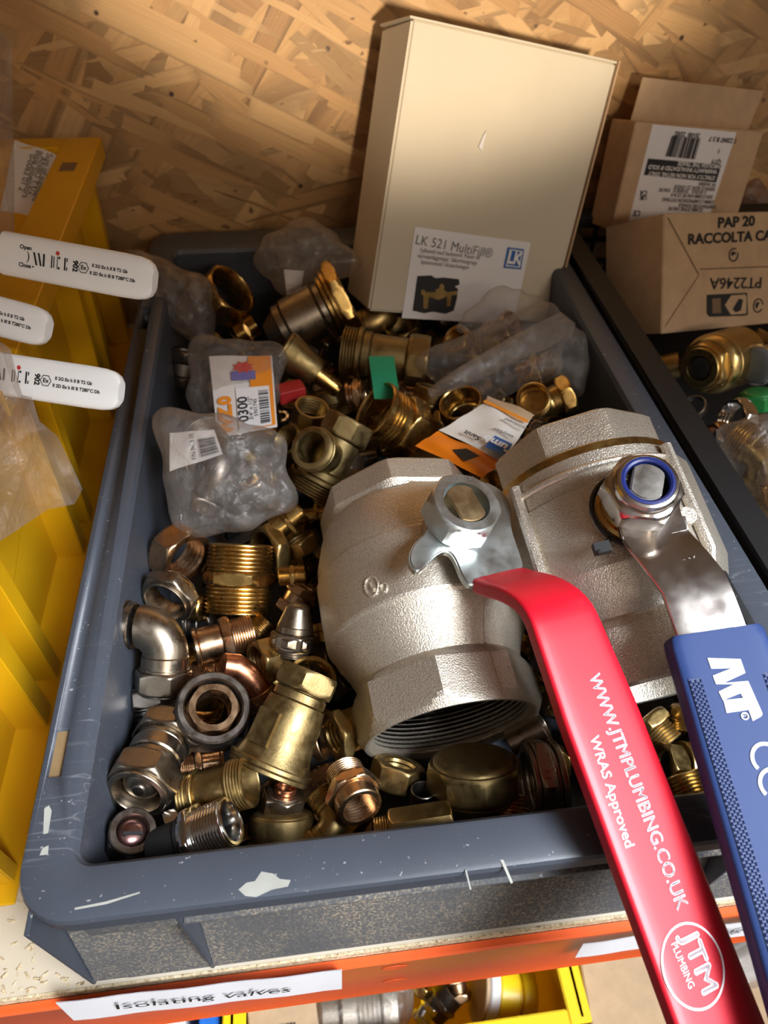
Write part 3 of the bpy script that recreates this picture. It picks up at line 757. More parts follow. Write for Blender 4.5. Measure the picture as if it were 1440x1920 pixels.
def straight(mb, spec, R, bore=0, thread=False, M=Matrix(), depth=None):
    o, tot = seg_rings(spec, R)
    zb, zt = -tot/2*R, tot/2*R
    if bore:
        br = bore*R; inn = []
        if thread:
            n = max(4, int(tot/.16))
            for i in range(n+1):
                z = zt+(zb-zt)*i/n; inn += [(z, br, 'c', 9)]
                if i < n: inn += [(z+(zb-zt)/n*.4, br*1.06, 'c', 9)]
        else: inn = [(zt, br*1.05, 'c', 9), (zt-.06*R, br, 'c', 9), (zb+.06*R, br, 'c', 9), (zb, br*1.05, 'c', 9)]
        mb.rings(lathe_rings(M, o+inn, SG), closed=True)
    else: mb.rings(lathe_rings(M, o, SG))
    return mb
def torus_bend(mb, r, Rb, a0=0, a1=90, M=Matrix(), n=12):
    rs = []
    for i in range(n+1):
        t = RAD(a0+(a1-a0)*i/n); c_ = V((Rb*cos(t), 0, Rb*sin(t))); rad = V((cos(t), 0, sin(t)))
        rs.append([M @ (c_+(rad*cos(2*pi*j/SG)+V((0, 1, 0))*sin(2*pi*j/SG))*r) for j in range(SG)])
    mb.rings(rs)
    return mb
ROTX = Matrix.Rotation(pi/2, 4, 'Y')
T = Matrix.Translation
# each kind -> list of (part name, MB, material or None for the main one)
def k_nut(R, n=6, L=.85, bore=.74, thread=True): return [('nut', straight(MB(), [('h' if n == 6 else 'o', L, .9)], R, bore, thread), None)]
def k_ringnut(R): return [('nut', straight(MB(), [('c', .12, .86), ('h', .55, .92), ('c', .12, .82)], R, .70, False), None)]
def k_nipple(R, L=.85, h=.42, bore=.82): return [('body', straight(MB(), [('t', L, 1.0), ('h', h, .98), ('t', L, 1.0)], R, bore), None)]
def k_bush(R, bore=.66): return [('body', straight(MB(), [('t', .75, .86), ('h', .5, .96)], R, bore, True), None)]
def k_socket(R): return [('body', straight(MB(), [('h', .6, .95), ('c', .7, .86), ('h', .6, .95)], R, .7, True), None)]
def k_adapter(R): return [('body', straight(MB(), [('c', .25, 1.0), ('c', 1.2, .92), ('h', .5, 1.12), ('t', 1.15, 1.0)], R, .76), None)]
def k_barrel(R): return [('body', straight(MB(), [('t', .55, .92), ('c', .18, .98), ('c', 1.3, .84), ('c', .1, .9), ('t', .75, 1.0)], R, .80), None)]
def k_cap(R, n=8): return [('body', straight(MB(), [('c', .08, .92), ('o' if n == 8 else 'h', .62, .93), ('d', .14, .86, .55)], R), None)]
def k_malecap(R): return [('body', straight(MB(), [('t', .8, .8), ('h', .5, .95), ('d', .12, .9, .5)], R), None)]
def k_twotier(R): return [('body', straight(MB(), [('c', .55, .94), ('c', .10, 1.02), ('c', .7, .98), ('d', .1, .95, .7)], R), None)]
def k_elbow(R):
    b = MB(); torus_bend(b, R*.86, R*1.05, 0, 90, T((-R*1.05, 0, 0)) @ T((0, 0, 0)))
    # bend runs from +z-ward at x=0 to -x-ward at the top
    straight(b, [('c', .7, .90)], R, 0, M=T((0, 0, -R*.35)))
    parts = [('body', b, None)]
    n1_ = MB(); straight(n1_, [('c', .10, .9), ('h', .85, 1.02), ('c', .10, .95)], R, .70, M=T((0, 0, -R*1.0))); parts.append(('compression_nut', n1_, None))
    Mx = T((-R*1.75, 0, R*1.05)) @ Matrix.Rotation(-pi/2, 4, 'Y')
    n2_ = MB(); straight(n2_, [('c', .3, .92), ('c', .12, 1.0), ('t', .55, 1.0)], R, .80, M=Mx); parts.append(('threaded_end', n2_, None))
    return parts
def k_brass_elbow(R):
    b = MB(); torus_bend(b, R*.8, R*1.0, 0, 90, T((-R*1.0, 0, 0)))
    straight(b, [('c', .5, .8)], R, 0, M=T((0, 0, -R*.25)))
    h_ = MB(); straight(h_, [('h', .7, .95)], R, .7, True, M=T((0, 0, -R*.8)))
    t_ = MB(); straight(t_, [('c', .3, .86), ('t', .8, .9)], R, .7, M=T((-R*1.5, 0, R)) @ Matrix.Rotation(-pi/2, 4, 'Y'))
    return [('body', b, None), ('hex_end', h_, None), ('threaded_end', t_, None)]
def k_tee(R, br=.75, side=1):
    b = MB(); straight(b, [('t', .6, .98), ('c', .22, 1.04), ('c', .35, .90), ('c', 1.5, .84), ('o', .85, 1.0)], R, .72)
    d = MB(); straight(d, [('c', .9, br*.95), ('c', .18, br*1.12), ('t', .3, br*1.05)], R, br*.75, M=T((R*1.25*side, 0, 0)) @ Matrix.Rotation(side*pi/2, 4, 'Y'))
    return [('body', b, None), ('branch', d, None)]
def k_union(R):
    b = MB(); straight(b, [('k', .45, .42, .70), ('c', .30, .80), ('c', 1.15, .86), ('c', .25, .80), ('c', .30, .66)], R, 0)
    n_ = MB(); straight(n_, [('c', .16, .96), ('c', .14, 1.08), ('h', .42, 1.06)], R, .72, True, M=T((0, 0, R*1.28)))
    return [('body', b, 'pewter'), ('union_nut', n_, None)]
def k_cone(R):
    b = MB(); straight(b, [('c', .28, .66), ('k', .9, .70, .78, .05), ('k', .55, .80, .96, -.03), ('c', .14, 1.03), ('c', .12, 1.0)], R, 0)
    n_ = MB(); straight(n_, [('h', .52, .70), ('c', .1, .62)], R, 0, M=T((0, 0, -R*1.22)))
    p_ = MB(); p_.box((-.30*R, .795*R, -.35*R), (.30*R, .905*R, .45*R)); 
    return [('body', b, None), ('hex_end', n_, None), ('pad', p_, None)]
def k_hexbar(R): 
    return [('body', straight(MB(), [('t', .7, .80), ('c', .08, .7), ('h', 3.2, .95)], R, .6), None)]
def k_valvepiece(R):
    return [('body', straight(MB(), [('t', .35, .82), ('h', .75, .98), ('c', .35, .86), ('k', .7, .84, .60), ('d', .4, .60, .15)], R), None),
            ('hex_band', straight(MB(), [('o', .45, 1.04)], R, .8, M=T((0, 0, -.55*R))), 'pewter')]
def k_reducer(R):
    a = straight(MB(), [('h', .75, .92), ('c', .35, 1.0)], R, .77)
    b = straight(MB(), [('h', .6, .655)], R, .46, M=T((0, 0, .20*R)))
    return [('nut', a, None), ('hex_insert', b, 'bronze')]
def k_coupling(R):
    b = straight(MB(), [('h', .7, .92), ('c', .25, .80), ('c', .5, .86), ('c', .25, .80)], R, 0, M=T((0, 0, -R*.75)))
    n_ = straight(MB(), [('c', .1, .9), ('h', .8, .98), ('c', .12, .9)], R, .70, M=T((0, 0, R*.6)))
    d = straight(MB(), [('c', .5, .69), ('d', .32, .60, .24)], R, 0, M=T((0, 0, R*.50)))
    i_ = straight(MB(), [('d', .12, .24, .16)], R, 0, M=T((0, 0, R*.93)))
    return [('body', b, None), ('compression_nut', n_, None), ('olive', d, 'pewter'), ('dark_bore', i_, 'gunmetal')]
def k_slotcap(R):
    a = straight(MB(), [('h', .8, .92), ('c', .3, .98)], R, .66)
    d = straight(MB(), [('c', .2, .65), ('d', .32, .62, .12)], R, 0, M=T((0, 0, .25*R)))
    s_ = MB().box((.06*R, -.40*R, .28*R), (.19*R, .40*R, .58*R))
    return [('nut', a, None), ('dome', d, 'purple_copper'), ('slot', s_, 'black_rubber')]
def k_chrome(R):
    t_ = straight(MB(), [('c', .18, 1.0), ('h', .35, 1.10), ('c', .12, .92), ('t', 1.15, .96), ('c', .06, .86)], R, .70, M=T((0, 0, .55*R)))
    b = straight(MB(), [('c', 1.3, .86), ('c', .3, .98)], R, 0, M=T((0, 0, -1.05*R)))
    return [('threaded_end', t_, None), ('body', b, 'black_rubber')]
def k_nutcap(R):
    return [('nut', straight(MB(), [('c', .12, .9), ('h', .9, .95), ('c', .1, .86)], R, 0), None), ('copper_tail', straight(MB(), [('c', .3, .55)], R, .42, M=T((0, 0, .70*R))), 'copper')]
def k_coppertail(R):
    b = MB(); b.tube([(0, 0, 0), (0, 0, R*.8), (-R*.15, 0, R*1.6), (-R*.5, 0, R*2.3), (-R*1.1, 0, R*2.8)], [R*.8, R*.8, R*.8, R*.8, R*.74], 24)
    t_ = straight(MB(), [('h', .4, .98), ('t', .9, .92)], R, 0, M=T((0, 0, -R*.5)))
    return [('copper_tail', b, 'copper'), ('threaded_end', t_, None)]
def k_plug(R):
    return [('body', straight(MB(), [('k', 2.0, .74, 1.0), ('c', .2, .98)], R, .0, M=T((0, 0, 0))), None),
            ('pipe_tail', straight(MB(), [('c', 1.5, .48)], R, .40, M=T((0, 0, -1.8*R))), 'brass_gold')]
def k_cup(R): return [('body', straight(MB(), [('h', .75, .95), ('c', .15, .84), ('t', .55, .92), ('c', .25, .98)], R, .86), None)]
def k_goldcup(R): return [('body', straight(MB(), [('c', .25, .82), ('c', .85, .98)], R, .86), None)]
def k_ring(R): return [('ring', straight(MB(), [('c', .5, .98)], R, .82), None)]
def k_tube(R): return [('body', straight(MB(), [('c', 2.4, .95)], R, .78), None)]
def k_collar(R): return [('body', straight(MB(), [('c', .22, .98), ('c', .2, .84), ('h', .45, .92), ('c', .16, .96)], R, .68), None)]

FIT = []     # (root, short phrase, world point)
def fitting(name, parts, mat, px, py, z, ang, tilt, Rpx, label, cat, ref=None, spin=0):
    M, k = solve_frame(px, py, z, ang, tilt, spin)
    ps = parts(Rpx*k)
    if len(ps) == 1:
        nm_, mbb, mt = ps[0]; root = link_mesh(name, mbb, mt or mat, local=True); tag(root, label, cat)
    else:
        root = thing(name, label, cat)
        for nm_, mbb, mt in ps:
            o = link_mesh(nm_, mbb, mt or mat, root, local=True)
            if mt and mt != mat: o['label'] = mt.replace('_', ' ')+' '+nm_.replace('_', ' ')
    root.matrix_world = M; root.location = M.translation; root.rotation_euler = M.to_euler()
    FIT.append((root, ref, M.translation.copy(), Rpx*k)); return root
F = fitting
# front left of the crate
F('compression_nut', lambda R: k_nut(R, 6, .9, .70), 'bronze', 336, 1037, -.050, -35, 40, 56, 'bronze hex nut gaping towards the big gold nipple, just below the labelled grey bag', 'pipe fitting', 'the upper bronze nut')
F('hex_nipple', lambda R: k_nipple(R), 'brass_gold', 449, 1085, -.056, 88, 2, 61, 'big gold brass hex nipple with two threaded ends, upright left of the red levered valve', 'pipe fitting', 'the big gold nipple')
F('compression_nut', k_ringnut, 'pewter', 318, 1117, -.045, -125, 38, 54, 'grey bronze lettered nut resting on the pewter elbow', 'pipe fitting', 'the lettered nut on the elbow', 10)
F('pipe_elbow', k_elbow, 'pewter', 310, 1228, -.037, 90, 12, 48, 'smooth pewter grey compression elbow against the left crate wall', 'pipe elbow', 'the pewter elbow', 0)
F('threaded_adapter', k_adapter, 'bronze', 420, 1200, -.062, 15, -4, 36, 'shiny bronze straight adapter with one threaded end, right of the pewter elbow', 'pipe fitting', 'the bronze adapter')
F('valve_insert', k_valvepiece, 'pewter', 553, 1180, -.045, 83, 10, 40, 'dark nickel compression piece squeezed against the left flank of the red levered valve', 'pipe fitting', 'the dark nickel piece')
F('compression_nut', k_nut, 'brass_dull', 497, 1240, -.060, 195, 25, 44, 'dull brass nut standing on edge above the copper tailed fitting', 'pipe fitting', 'the nut on edge')
F('threaded_ring', k_nipple, 'bronze', 405, 1262, -.078, 20, 10, 34, 'bronze threaded piece half hidden behind the dark reducing nut', 'pipe fitting', 'the hidden bronze thread')
F('copper_tail', k_coppertail, 'bronze', 488, 1300, -.064, 122, 15, 30, 'orange copper tail pipe with a bronze threaded end', 'pipe fitting', 'the copper tail')
F('lettered_ring_nut', lambda R: k_nut(R, 8, .5, .72, False), 'brass_gold', 583, 1278, -.056, 70, 62, 52, 'bright brass ring nut with a stamped face, tucked under the red levered valve', 'pipe fitting', 'the bright ring nut')
F('reducing_nut', k_reducer, 'gunmetal', 396, 1337, -.040, 70, 70, 68, 'dark round nut facing up with a bronze hexagon inside it', 'pipe fitting', 'the dark reducing nut')
F('reducing_socket', k_cone, 'brass_sand', 535, 1372, -.042, -112, -2, 78, 'dull brass cone shaped valve body flaring to a wide flange', 'pipe fitting', 'the brass cone', 200)
F('compression_socket', k_coupling, 'gunmetal', 285, 1335, -.062, 100, 0, 42, 'dark compression joint below the pewter elbow, half buried by the wall', 'pipe fitting', 'the dark joint by the wall')
F('compression_coupling', k_coupling, 'pewter', 283, 1435, -.040, -112, 38, 62, 'fat shiny nickel compression coupling pointing at the crate corner', 'pipe fitting', 'the fat nickel coupling')
F('compression_fitting', k_slotcap, 'gunmetal', 245, 1566, -.040, 70, 68, 44, 'small dark lettered cap with a purple slotted dome in the near left corner', 'pipe fitting', 'the slotted cap')
F('barrel_coupling', k_barrel, 'brass_dull', 408, 1480, -.045, 14, 26, 47, 'brass barrel coupling with open threaded ends, lying in front of the dark reducing nut', 'pipe fitting', 'the barrel coupling')
F('chrome_connector', k_chrome, 'chrome', 372, 1566, -.036, 22, 30, 49, 'chrome threaded connector with a black sleeve near the front rim', 'pipe fitting', 'the chrome connector')
F('threaded_adapter', k_adapter, 'bronze', 375, 1440, -.072, 190, 5, 28, 'copper brown adapter threads poking out between the reducing nut and the barrel coupling', 'pipe fitting', 'the copper brown adapter')
F('compression_nut', k_nutcap, 'pewter', 530, 1503, -.052, 80, 32, 38, 'small grey compression nut with a stub of copper in its top', 'pipe fitting', 'the nut with the copper stub')
F('stop_end', k_twotier, 'brass_sand', 528, 1568, -.060, 92, 12, 60, 'two tiered round brass stop end against the front wall', 'pipe fitting', 'the two tiered stop end')
F('olive_ring', k_ring, 'bronze', 463, 1598, -.058, 110, 50, 28, 'thin brass ring showing right of the chrome connector', 'ring', 'the thin ring')
F('chrome_nut', lambda R: k_nut(R, 6, 1.0, .6), 'chrome', 322, 1541, -.050, 20, 0, 26, 'little chrome hex nut between the nickel coupling and the chrome connector', 'pipe fitting', 'the little chrome nut')
F('pipe_socket', k_socket, 'brass_dull', 262, 1618, -.056, 15, 0, 30, 'dim brass socket in the near left corner below the slotted cap', 'pipe fitting', 'the corner socket')
# along the front wall
F('reducing_nipple', lambda R: [('body', straight(MB(), [('t', 1.0, .86), ('h', .55, 1.08), ('c', .7, .98)], R, .76, True), None)], 'bronze', 660, 1480, -.036, -64, 42, 43, 'bronze nipple leaning out of the pile with its round mouth facing the viewer', 'pipe fitting', 'the leaning bronze nipple')
F('threaded_disc', k_bush, 'brass_dull', 648, 1372, -.060, -160, 25, 46, 'brass bush with a fine thread right of the brass cone', 'pipe fitting', 'the fine threaded bush')
F('olive_ring', k_ring, 'bronze', 598, 1392, -.062, 15, 20, 34, 'thin brass ring leaning on the right of the brass cone', 'ring', 'the ring beside the cone')
F('compression_nut', lambda R: k_nut(R, 6, .9, .6), 'brass_dull', 745, 1452, -.066, 75, 18, 50, 'dull hex nut in shadow directly under the mouth of the red levered valve', 'pipe fitting', 'the nut under the valve mouth')
F('blanking_plug', lambda R: k_cap(R, 8), 'brass_sand', 890, 1452, -.052, 90, 24, 90, 'wide eight sided brass blanking cap below the mouth of the red levered valve', 'pipe cap', 'the wide cap')
F('backnut', lambda R: [('nut', straight(MB(), [('c', .16, .98), ('c', .1, .9), ('h', .42, .96), ('c', .14, .96)], R, .74, True), None)], 'pewter', 1018, 1463, -.046, 186, 14, 74, 'tall nickel brown nut standing on edge left of the red lever', 'pipe fitting', 'the tall nut on edge')
F('hex_bar_connector', k_hexbar, 'brass_dull', 775, 1553, -.045, 8, -3, 37, 'long hexagonal brass bar connector lying along the front wall', 'pipe fitting', 'the hexagonal bar', 30)
F('threaded_stub', k_malecap, 'bronze', 950, 1530, -.058, -95, 8, 52, 'bronze threaded stub with a hex foot below the wide brass cap', 'pipe fitting', 'the bronze stub')
F('pipe_socket', k_tube, 'pewter', 990, 1378, -.052, 25, 10, 30, 'plain silvery tube end between the valve mouth and the red lever', 'pipe fitting', 'the silvery tube')
F('pipe_tube', k_tube, 'gunmetal', 790, 1502, -.062, 80, 45, 24, 'dark tube end behind the hexagonal bar', 'pipe fitting', 'the dark tube end')
F('pipe_elbow', k_brass_elbow, 'brass_dull', 612, 1565, -.055, 40, 10, 34, 'dull brass elbow in the front wall shadow left of the leaning nipple', 'pipe elbow', 'the front wall elbow')
# between the two levers
F('threaded_plug', k_malecap, 'brass_dull', 1228, 1372, -.045, 128, 0, 44, 'dark brass threaded cap showing between the two levers, uppermost there', 'pipe fitting', 'the threaded cap between the levers')
F('stop_end', k_twotier, 'brass_gold', 1288, 1345, -.040, 80, 10, 30, 'small gold stop end tucked under the left edge of the blue grip', 'pipe fitting', 'the gold stop end')
F('compression_nut', lambda R: k_nut(R, 6, .8, .78), 'brass_dull', 1248, 1438, -.045, 170, 42, 48, 'brown brass nut lying open towards the red lever, between the levers', 'pipe fitting', 'the nut between the levers')
F('flange_ring', k_collar, 'brass_dull', 1300, 1437, -.048, 175, 30, 46, 'flat brass collar ring behind the open nut between the levers', 'pipe fitting', 'the collar ring')
F('threaded_stub', lambda R: k_malecap(R), 'brass_gold', 1292, 1490, -.036, -72, 5, 50, 'pale brass threaded stub on the front wall between the levers', 'pipe fitting', 'the pale stub')
F('hex_nipple', k_nipple, 'brass_gold', 1330, 1300, -.052, 30, 0, 40, 'gold brass nipple beneath the mouth of the blue levered valve', 'pipe fitting', 'the nipple under the blue levered valve')
# middle and back of the crate
F('union_nut', lambda R: k_nut(R, 6, .95, .80, False), 'brass_gold', 421, 556, -.020, 40, 36, 54, 'gold brass hex union nut against the back left of the crate', 'pipe fitting', 'the back left union nut')
F('check_valve', k_union, 'brass_gold', 567, 598, -.018, 27, 4, 58, 'grey pewter check valve with a gold union nut, below the back plastic bag', 'valve', 'the grey check valve')
F('hex_nipple', k_nipple, 'brass_gold', 462, 618, -.040, 30, 0, 20, 'little brass thread between the union nut and the grey check valve', 'pipe fitting', 'the little thread')
F('tapered_plug', k_plug, 'brass_sand', 562, 676, -.018, 143, 4, 36, 'dull brass tapered plug with a thin brass pipe tail, beside the orange labelled packet', 'pipe fitting', 'the tapered plug')
F('pipe_tee', lambda R: k_tee(R, .7, 1), 'brass_sand', 722, 668, -.020, -8, 4, 46, 'brass tee carrying the green tape strip', 'pipe tee', 'the taped tee', 90)
F('pipe_socket', k_collar, 'bronze', 668, 742, -.035, 10, 10, 30, 'small bronze collar left of the green tape strip', 'pipe fitting', 'the small collar')
F('compression_nut', lambda R: k_nut(R, 8, 1.1, .8), 'brass_dull', 582, 778, -.035, 75, 38, 36, 'brass nut open upward beside the orange labelled packet', 'pipe fitting', 'the upward nut')
F('compression_nut', lambda R: k_nut(R, 6, 1.2, .8), 'brass_dull', 548, 832, -.045, 150, 42, 34, 'shadowed brass nut just right of the labelled grey bag', 'pipe fitting', 'the shadowed nut')
F('strainer_body', lambda R: k_tee(R, .8, -1), 'brass_sand', 622, 860, -.030, 62, 0, 46, 'big brass strainer body with threaded ends behind the red levered valve', 'pipe tee', 'the brass strainer', 90)
F('threaded_cup', k_cup, 'brass_gold', 738, 790, -.024, 148, 30, 58, 'gold brass coupling with a threaded cup, just in front of the green tape', 'pipe fitting', 'the gold cup coupling')
F('hex_nipple', k_nipple, 'brass_dull', 802, 758, -.036, 75, 10, 32, 'dull nipple between the gold coupling and the gold bowl', 'pipe fitting', 'the dull middle nipple')
F('brass_bowl', k_goldcup, 'brass_gold', 868, 768, -.026, 112, 46, 42, 'shiny gold brass bowl end open upward above the orange sachet', 'pipe fitting', 'the gold bowl')
F('pipe_elbow', k_brass_elbow, 'brass_gold', 1035, 752, -.020, 205, 5, 34, 'gold brass elbow right of the orange and white sachet', 'pipe elbow', 'the gold elbow', 60)
F('pipe_socket', k_socket, 'brass_dull', 818, 806, -.042, 30, 20, 28, 'dull brass socket in shadow above the orange sachet', 'pipe fitting', 'the shadowed socket')
F('hex_nipple', lambda R: [('body', straight(MB(), [('c', 1.0, .86), ('h', .3, 1.1), ('c', 1.1, .84)], R, .6), None)], 'brass_gold', 541, 976, -.045, 38, 5, 27, 'small smooth brass nipple touching the far left of the red levered valve', 'pipe fitting', 'the small smooth nipple')
F('backnut', lambda R: k_nut(R, 6, .5, .78), 'brass_dull', 505, 1040, -.060, 190, 30, 58, 'thin dull backnut standing behind the big gold nipple', 'pipe fitting', 'the thin backnut')
F('hex_nipple', lambda R: k_nipple(R, 1.1, .5), 'brass_gold', 548, 1079, -.040, 4, 4, 18, 'tiny gold nipple right of the big gold nipple', 'pipe fitting', 'the tiny nipple')
F('compression_nut', k_nut, 'brass_dull', 565, 1022, -.055, 120, 15, 34, 'dull brass nut wedged behind the tiny nipple', 'pipe fitting', 'the wedged nut')
F('pipe_socket', k_socket, 'bronze', 556, 1122, -.060, 60, 10, 30, 'bronze socket in the gap below the tiny nipple', 'pipe fitting', 'the gap socket')
F('pipe_elbow', k_brass_elbow, 'brass_dull', 690, 608, -.040, 20, 10, 38, 'dark brass elbow behind the taped tee, below the big carton', 'pipe elbow', 'the dark elbow under the carton')
F('compression_nut', k_nut, 'brass_dull', 752, 622, -.045, 100, 35, 34, 'dark brass nut under the lower edge of the big carton', 'pipe fitting', 'the nut under the carton')
F('pipe_tee', lambda R: k_tee(R, .8, 1), 'brass_sand', 880, 655, -.050, 10, 10, 34, 'brass tee wrapped inside the clear bag in front of the carton', 'pipe tee', 'the bagged tee')
F('compression_nut', lambda R: k_nut(R, 6, .8, .7), 'brass_gold', 860, 640, -.020, 150, 45, 30, 'brass nut seen through the clear bag in front of the carton', 'pipe fitting', 'the bagged nut')
F('hex_nipple', k_nipple, 'brass_gold', 1010, 700, -.035, 20, 10, 34, 'gold nipple seen through the clear bag by the right crate wall', 'pipe fitting', 'the bagged nipple')
F('pipe_socket', k_socket, 'bronze', 940, 625, -.030, 30, 30, 32, 'bronze socket wrapped in the clear bag under the carton', 'pipe fitting', 'the bagged socket')
F('pipe_socket', k_socket, 'gunmetal', 345, 690, -.055, 80, 10, 36, 'dark socket in shadow left of the orange labelled packet', 'pipe fitting', 'the dark socket')
F('compression_nut', lambda R: k_nut(R, 6, .9, .7), 'pewter', 545, 505, -.035, 60, 40, 38, 'grey nut inside the crumpled bag at the back wall', 'pipe fitting', 'the nut in the back bag')
F('pipe_elbow', k_brass_elbow, 'gunmetal', 400, 905, -.040, 60, 20, 46, 'grey elbow inside the labelled grey bag', 'pipe elbow', 'the elbow in the labelled bag')
F('compression_nut', lambda R: k_nut(R, 6, .9, .7), 'pewter', 470, 900, -.035, 120, 50, 36, 'grey nut inside the labelled grey bag', 'pipe fitting', 'the nut in the labelled bag')

# fillers deeper in the pile: copies of the fittings above
random.seed(11)
def copy_tree(o):
    c = o.copy(); COL.objects.link(c)
    for ch in list(o.children):
        d = ch.copy(); COL.objects.link(d); d.parent = c
    return c
heroes = list(FIT)
def seg_dist(p, a, b_): 
    t = max(0, min(1, (p-a).dot(b_-a)/(b_-a).length_squared)); return (p-(a+(b_-a)*t)).length
simple = [h for h in heroes if h[3] < .022 and not any(q in h[0].name for q in ('elbow', 'tee', 'strainer', 'tail', 'check', 'reducing_socket', 'coupling', 'plug', 'connector', 'ring', 'insert'))]
used = {}
placed = [(h[2], h[3]*1.15) for h in heroes]
WORDS = {'pipe_elbow': 'elbow', 'pipe_tee': 'tee'}
for zl, cnt in ((-.094, 420), (-.070, 420)):
    for i in range(cnt):
        p = V((random.uniform(.045, .36), random.uniform(.045, .55), zl+random.uniform(-.004, .006)))
        src = random.choice(simple); rr = src[3]
        if seg_dist(p, P1, P1+a1*L1) < .058+rr or seg_dist(p, P2, P2+a2*L2) < .060+rr: continue
        if any((p-q).length < (rr+qr)*.90 for q, qr in placed): continue
        # near ones would show: find nearest hero for the label
        hn = min(heroes, key=lambda h: (h[2]-p).length)
        base = src[0].name.split('.')[0].replace('_', ' ')
        d = p-hn[2]
        side = ('left of' if d.x < 0 else 'right of') if abs(d.x) > abs(d.y) else ('behind' if d.y > 0 else 'in front of')
        lab = 'buried %s %s %s' % (base, side, hn[1])
        if lab in used: continue
        used[lab] = 1
        c = copy_tree(src[0]); c.location = p; c.rotation_euler = (random.uniform(0, 6.28), random.uniform(0, 6.28), random.uniform(0, 6.28))
        c['label'] = lab; c['group'] = 'fittings buried in the crate'
        placed.append((p, rr))
for h in heroes: h[0]['group'] = 'fittings heaped in the grey crate'

# green tape strip
n_ = (CP-onz(718, 700, .0)).normalized()
c0 = onz(715, 668, .008); cdw = onz(726, 748, -.006)
m = MB(); xs_ = CR*.0098
rows = []
for i in range(9):
    t = i/8; rows.append(c0.lerp(cdw, t)+n_*(.0015*sin(t*3)))
m.add([q for r_ in rows for q in (r_-xs_, r_+xs_)]+[q-n_*.0004 for r_ in rows for q in (r_-xs_, r_+xs_)], [(2*i, 2*i+1, 2*i+3, 2*i+2) for i in range(8)]+[(18+2*i+1, 18+2*i, 18+2*i+2, 18+2*i+3) for i in range(8)]+[(0, 2, 20, 18)]+[(2*i, 2*i+2, 20+2*i, 18+2*i) for i in range(1, 8)]+[(2*i+1, 19+2*i, 21+2*i, 2*i+3) for i in range(8)]+[(0, 18, 19, 1), (16, 17, 35, 34)])
tag(link_mesh('tape_strip', m, 'green_tape'), 'flat green tape strip hanging over the brass tee', 'tape')
m = MB(); p_ = onz(545, 735, -.03); m.box((-.011, -.007, -.006), (.011, .007, .006), T(p_) @ Matrix.Rotation(.3, 4, 'Z')); tag(link_mesh('red_packet', m, 'red_paper', bevel=.001), 'small dark red packet wedged beside the orange labelled packet', 'packet')

# ------------------------------------------------------------------ BAGS
def bag_mesh(center, rx, ry, rz, axes, seed, amp=.22, crease=.5, sub=4, flat=0):
    """pillow of thin film: superellipse outline, broad sagging dents, long sharp creases running out from a few points"""
    bm = bmesh.new(); bmesh.ops.create_icosphere(bm, subdivisions=sub+1, radius=1)
    mb_ = MB(); vs = []; so = V((seed*3.1, seed*1.7, seed*.9))
    rnd = random.Random(seed); dirs = [V((rnd.uniform(-1, 1), rnd.uniform(-1, 1), rnd.uniform(-.2, .8))).normalized() for _ in range(9)]
    for v in bm.verts:
        p = v.co.copy(); h = math.hypot(p.x, p.y)
        an = math.atan2(p.y, p.x); sq = 1+.10*cos(4*an+seed)+.09*sin(3*an+seed*2)+.06*sin(7*an+seed*3)
        w_ = NZ.noise(p*1.1+so)*amp*1.5
        q = p+V((NZ.noise(p*1.6+so), NZ.noise(p*1.6+so*2), NZ.noise(p*1.6+so*3)))*.35
        cr_ = 0
        for i, d in enumerate(dirs):
            t = (q-d); side = t.cross(dirs[(i+3) % 9]).dot(d); far = t.length
            cr_ += max(0, 1-abs(side)*9)*max(0, 1-far*.75)*(.10 if i % 2 else -.10)
        vd, _ = NZ.voronoi(q*1.35+so); cr_ += (min(vd[1]-vd[0], .4)-.2)*.10
        cr_ += (1-abs(NZ.noise(q*1.9+so*1.3))*2.2)**3*.045
        d_ = 1+w_+cr_*crease*1.4
        z_ = p.z*(abs(p.z)**-.25 if abs(p.z) > .02 else 1)
        vs.append(center+axes[0]*(p.x*rx*sq*(1+w_*.6+cr_*crease*.5))+axes[1]*(p.y*ry*sq*(1+w_*.6+cr_*crease*.5))+axes[2]*(z_*rz*d_))
    mb_.add(vs, [tuple(v.index for v in f.verts) for f in bm.faces]); bm.free(); return mb_
VX = (CR, CU, -CF)
def bag(name, label, px, py, z, wpx, hpx, dm, mat, seed, rot=0, amp=.2, crease=.6):
    c = onz(px, py, z); k = depth_of(c)/FPX
    r_ = CR*cos(RAD(rot))+CU*sin(RAD(rot)); u_ = -CR*sin(RAD(rot))+CU*cos(RAD(rot))
    root = thing(name, label, 'plastic bag', c)
    o = link_mesh('bag_film', bag_mesh(c, wpx/2*k, hpx/2*k, dm, (r_, u_, -CF), seed, amp, crease), mat, root, sharp=40)
    return root, c, k, r_, u_
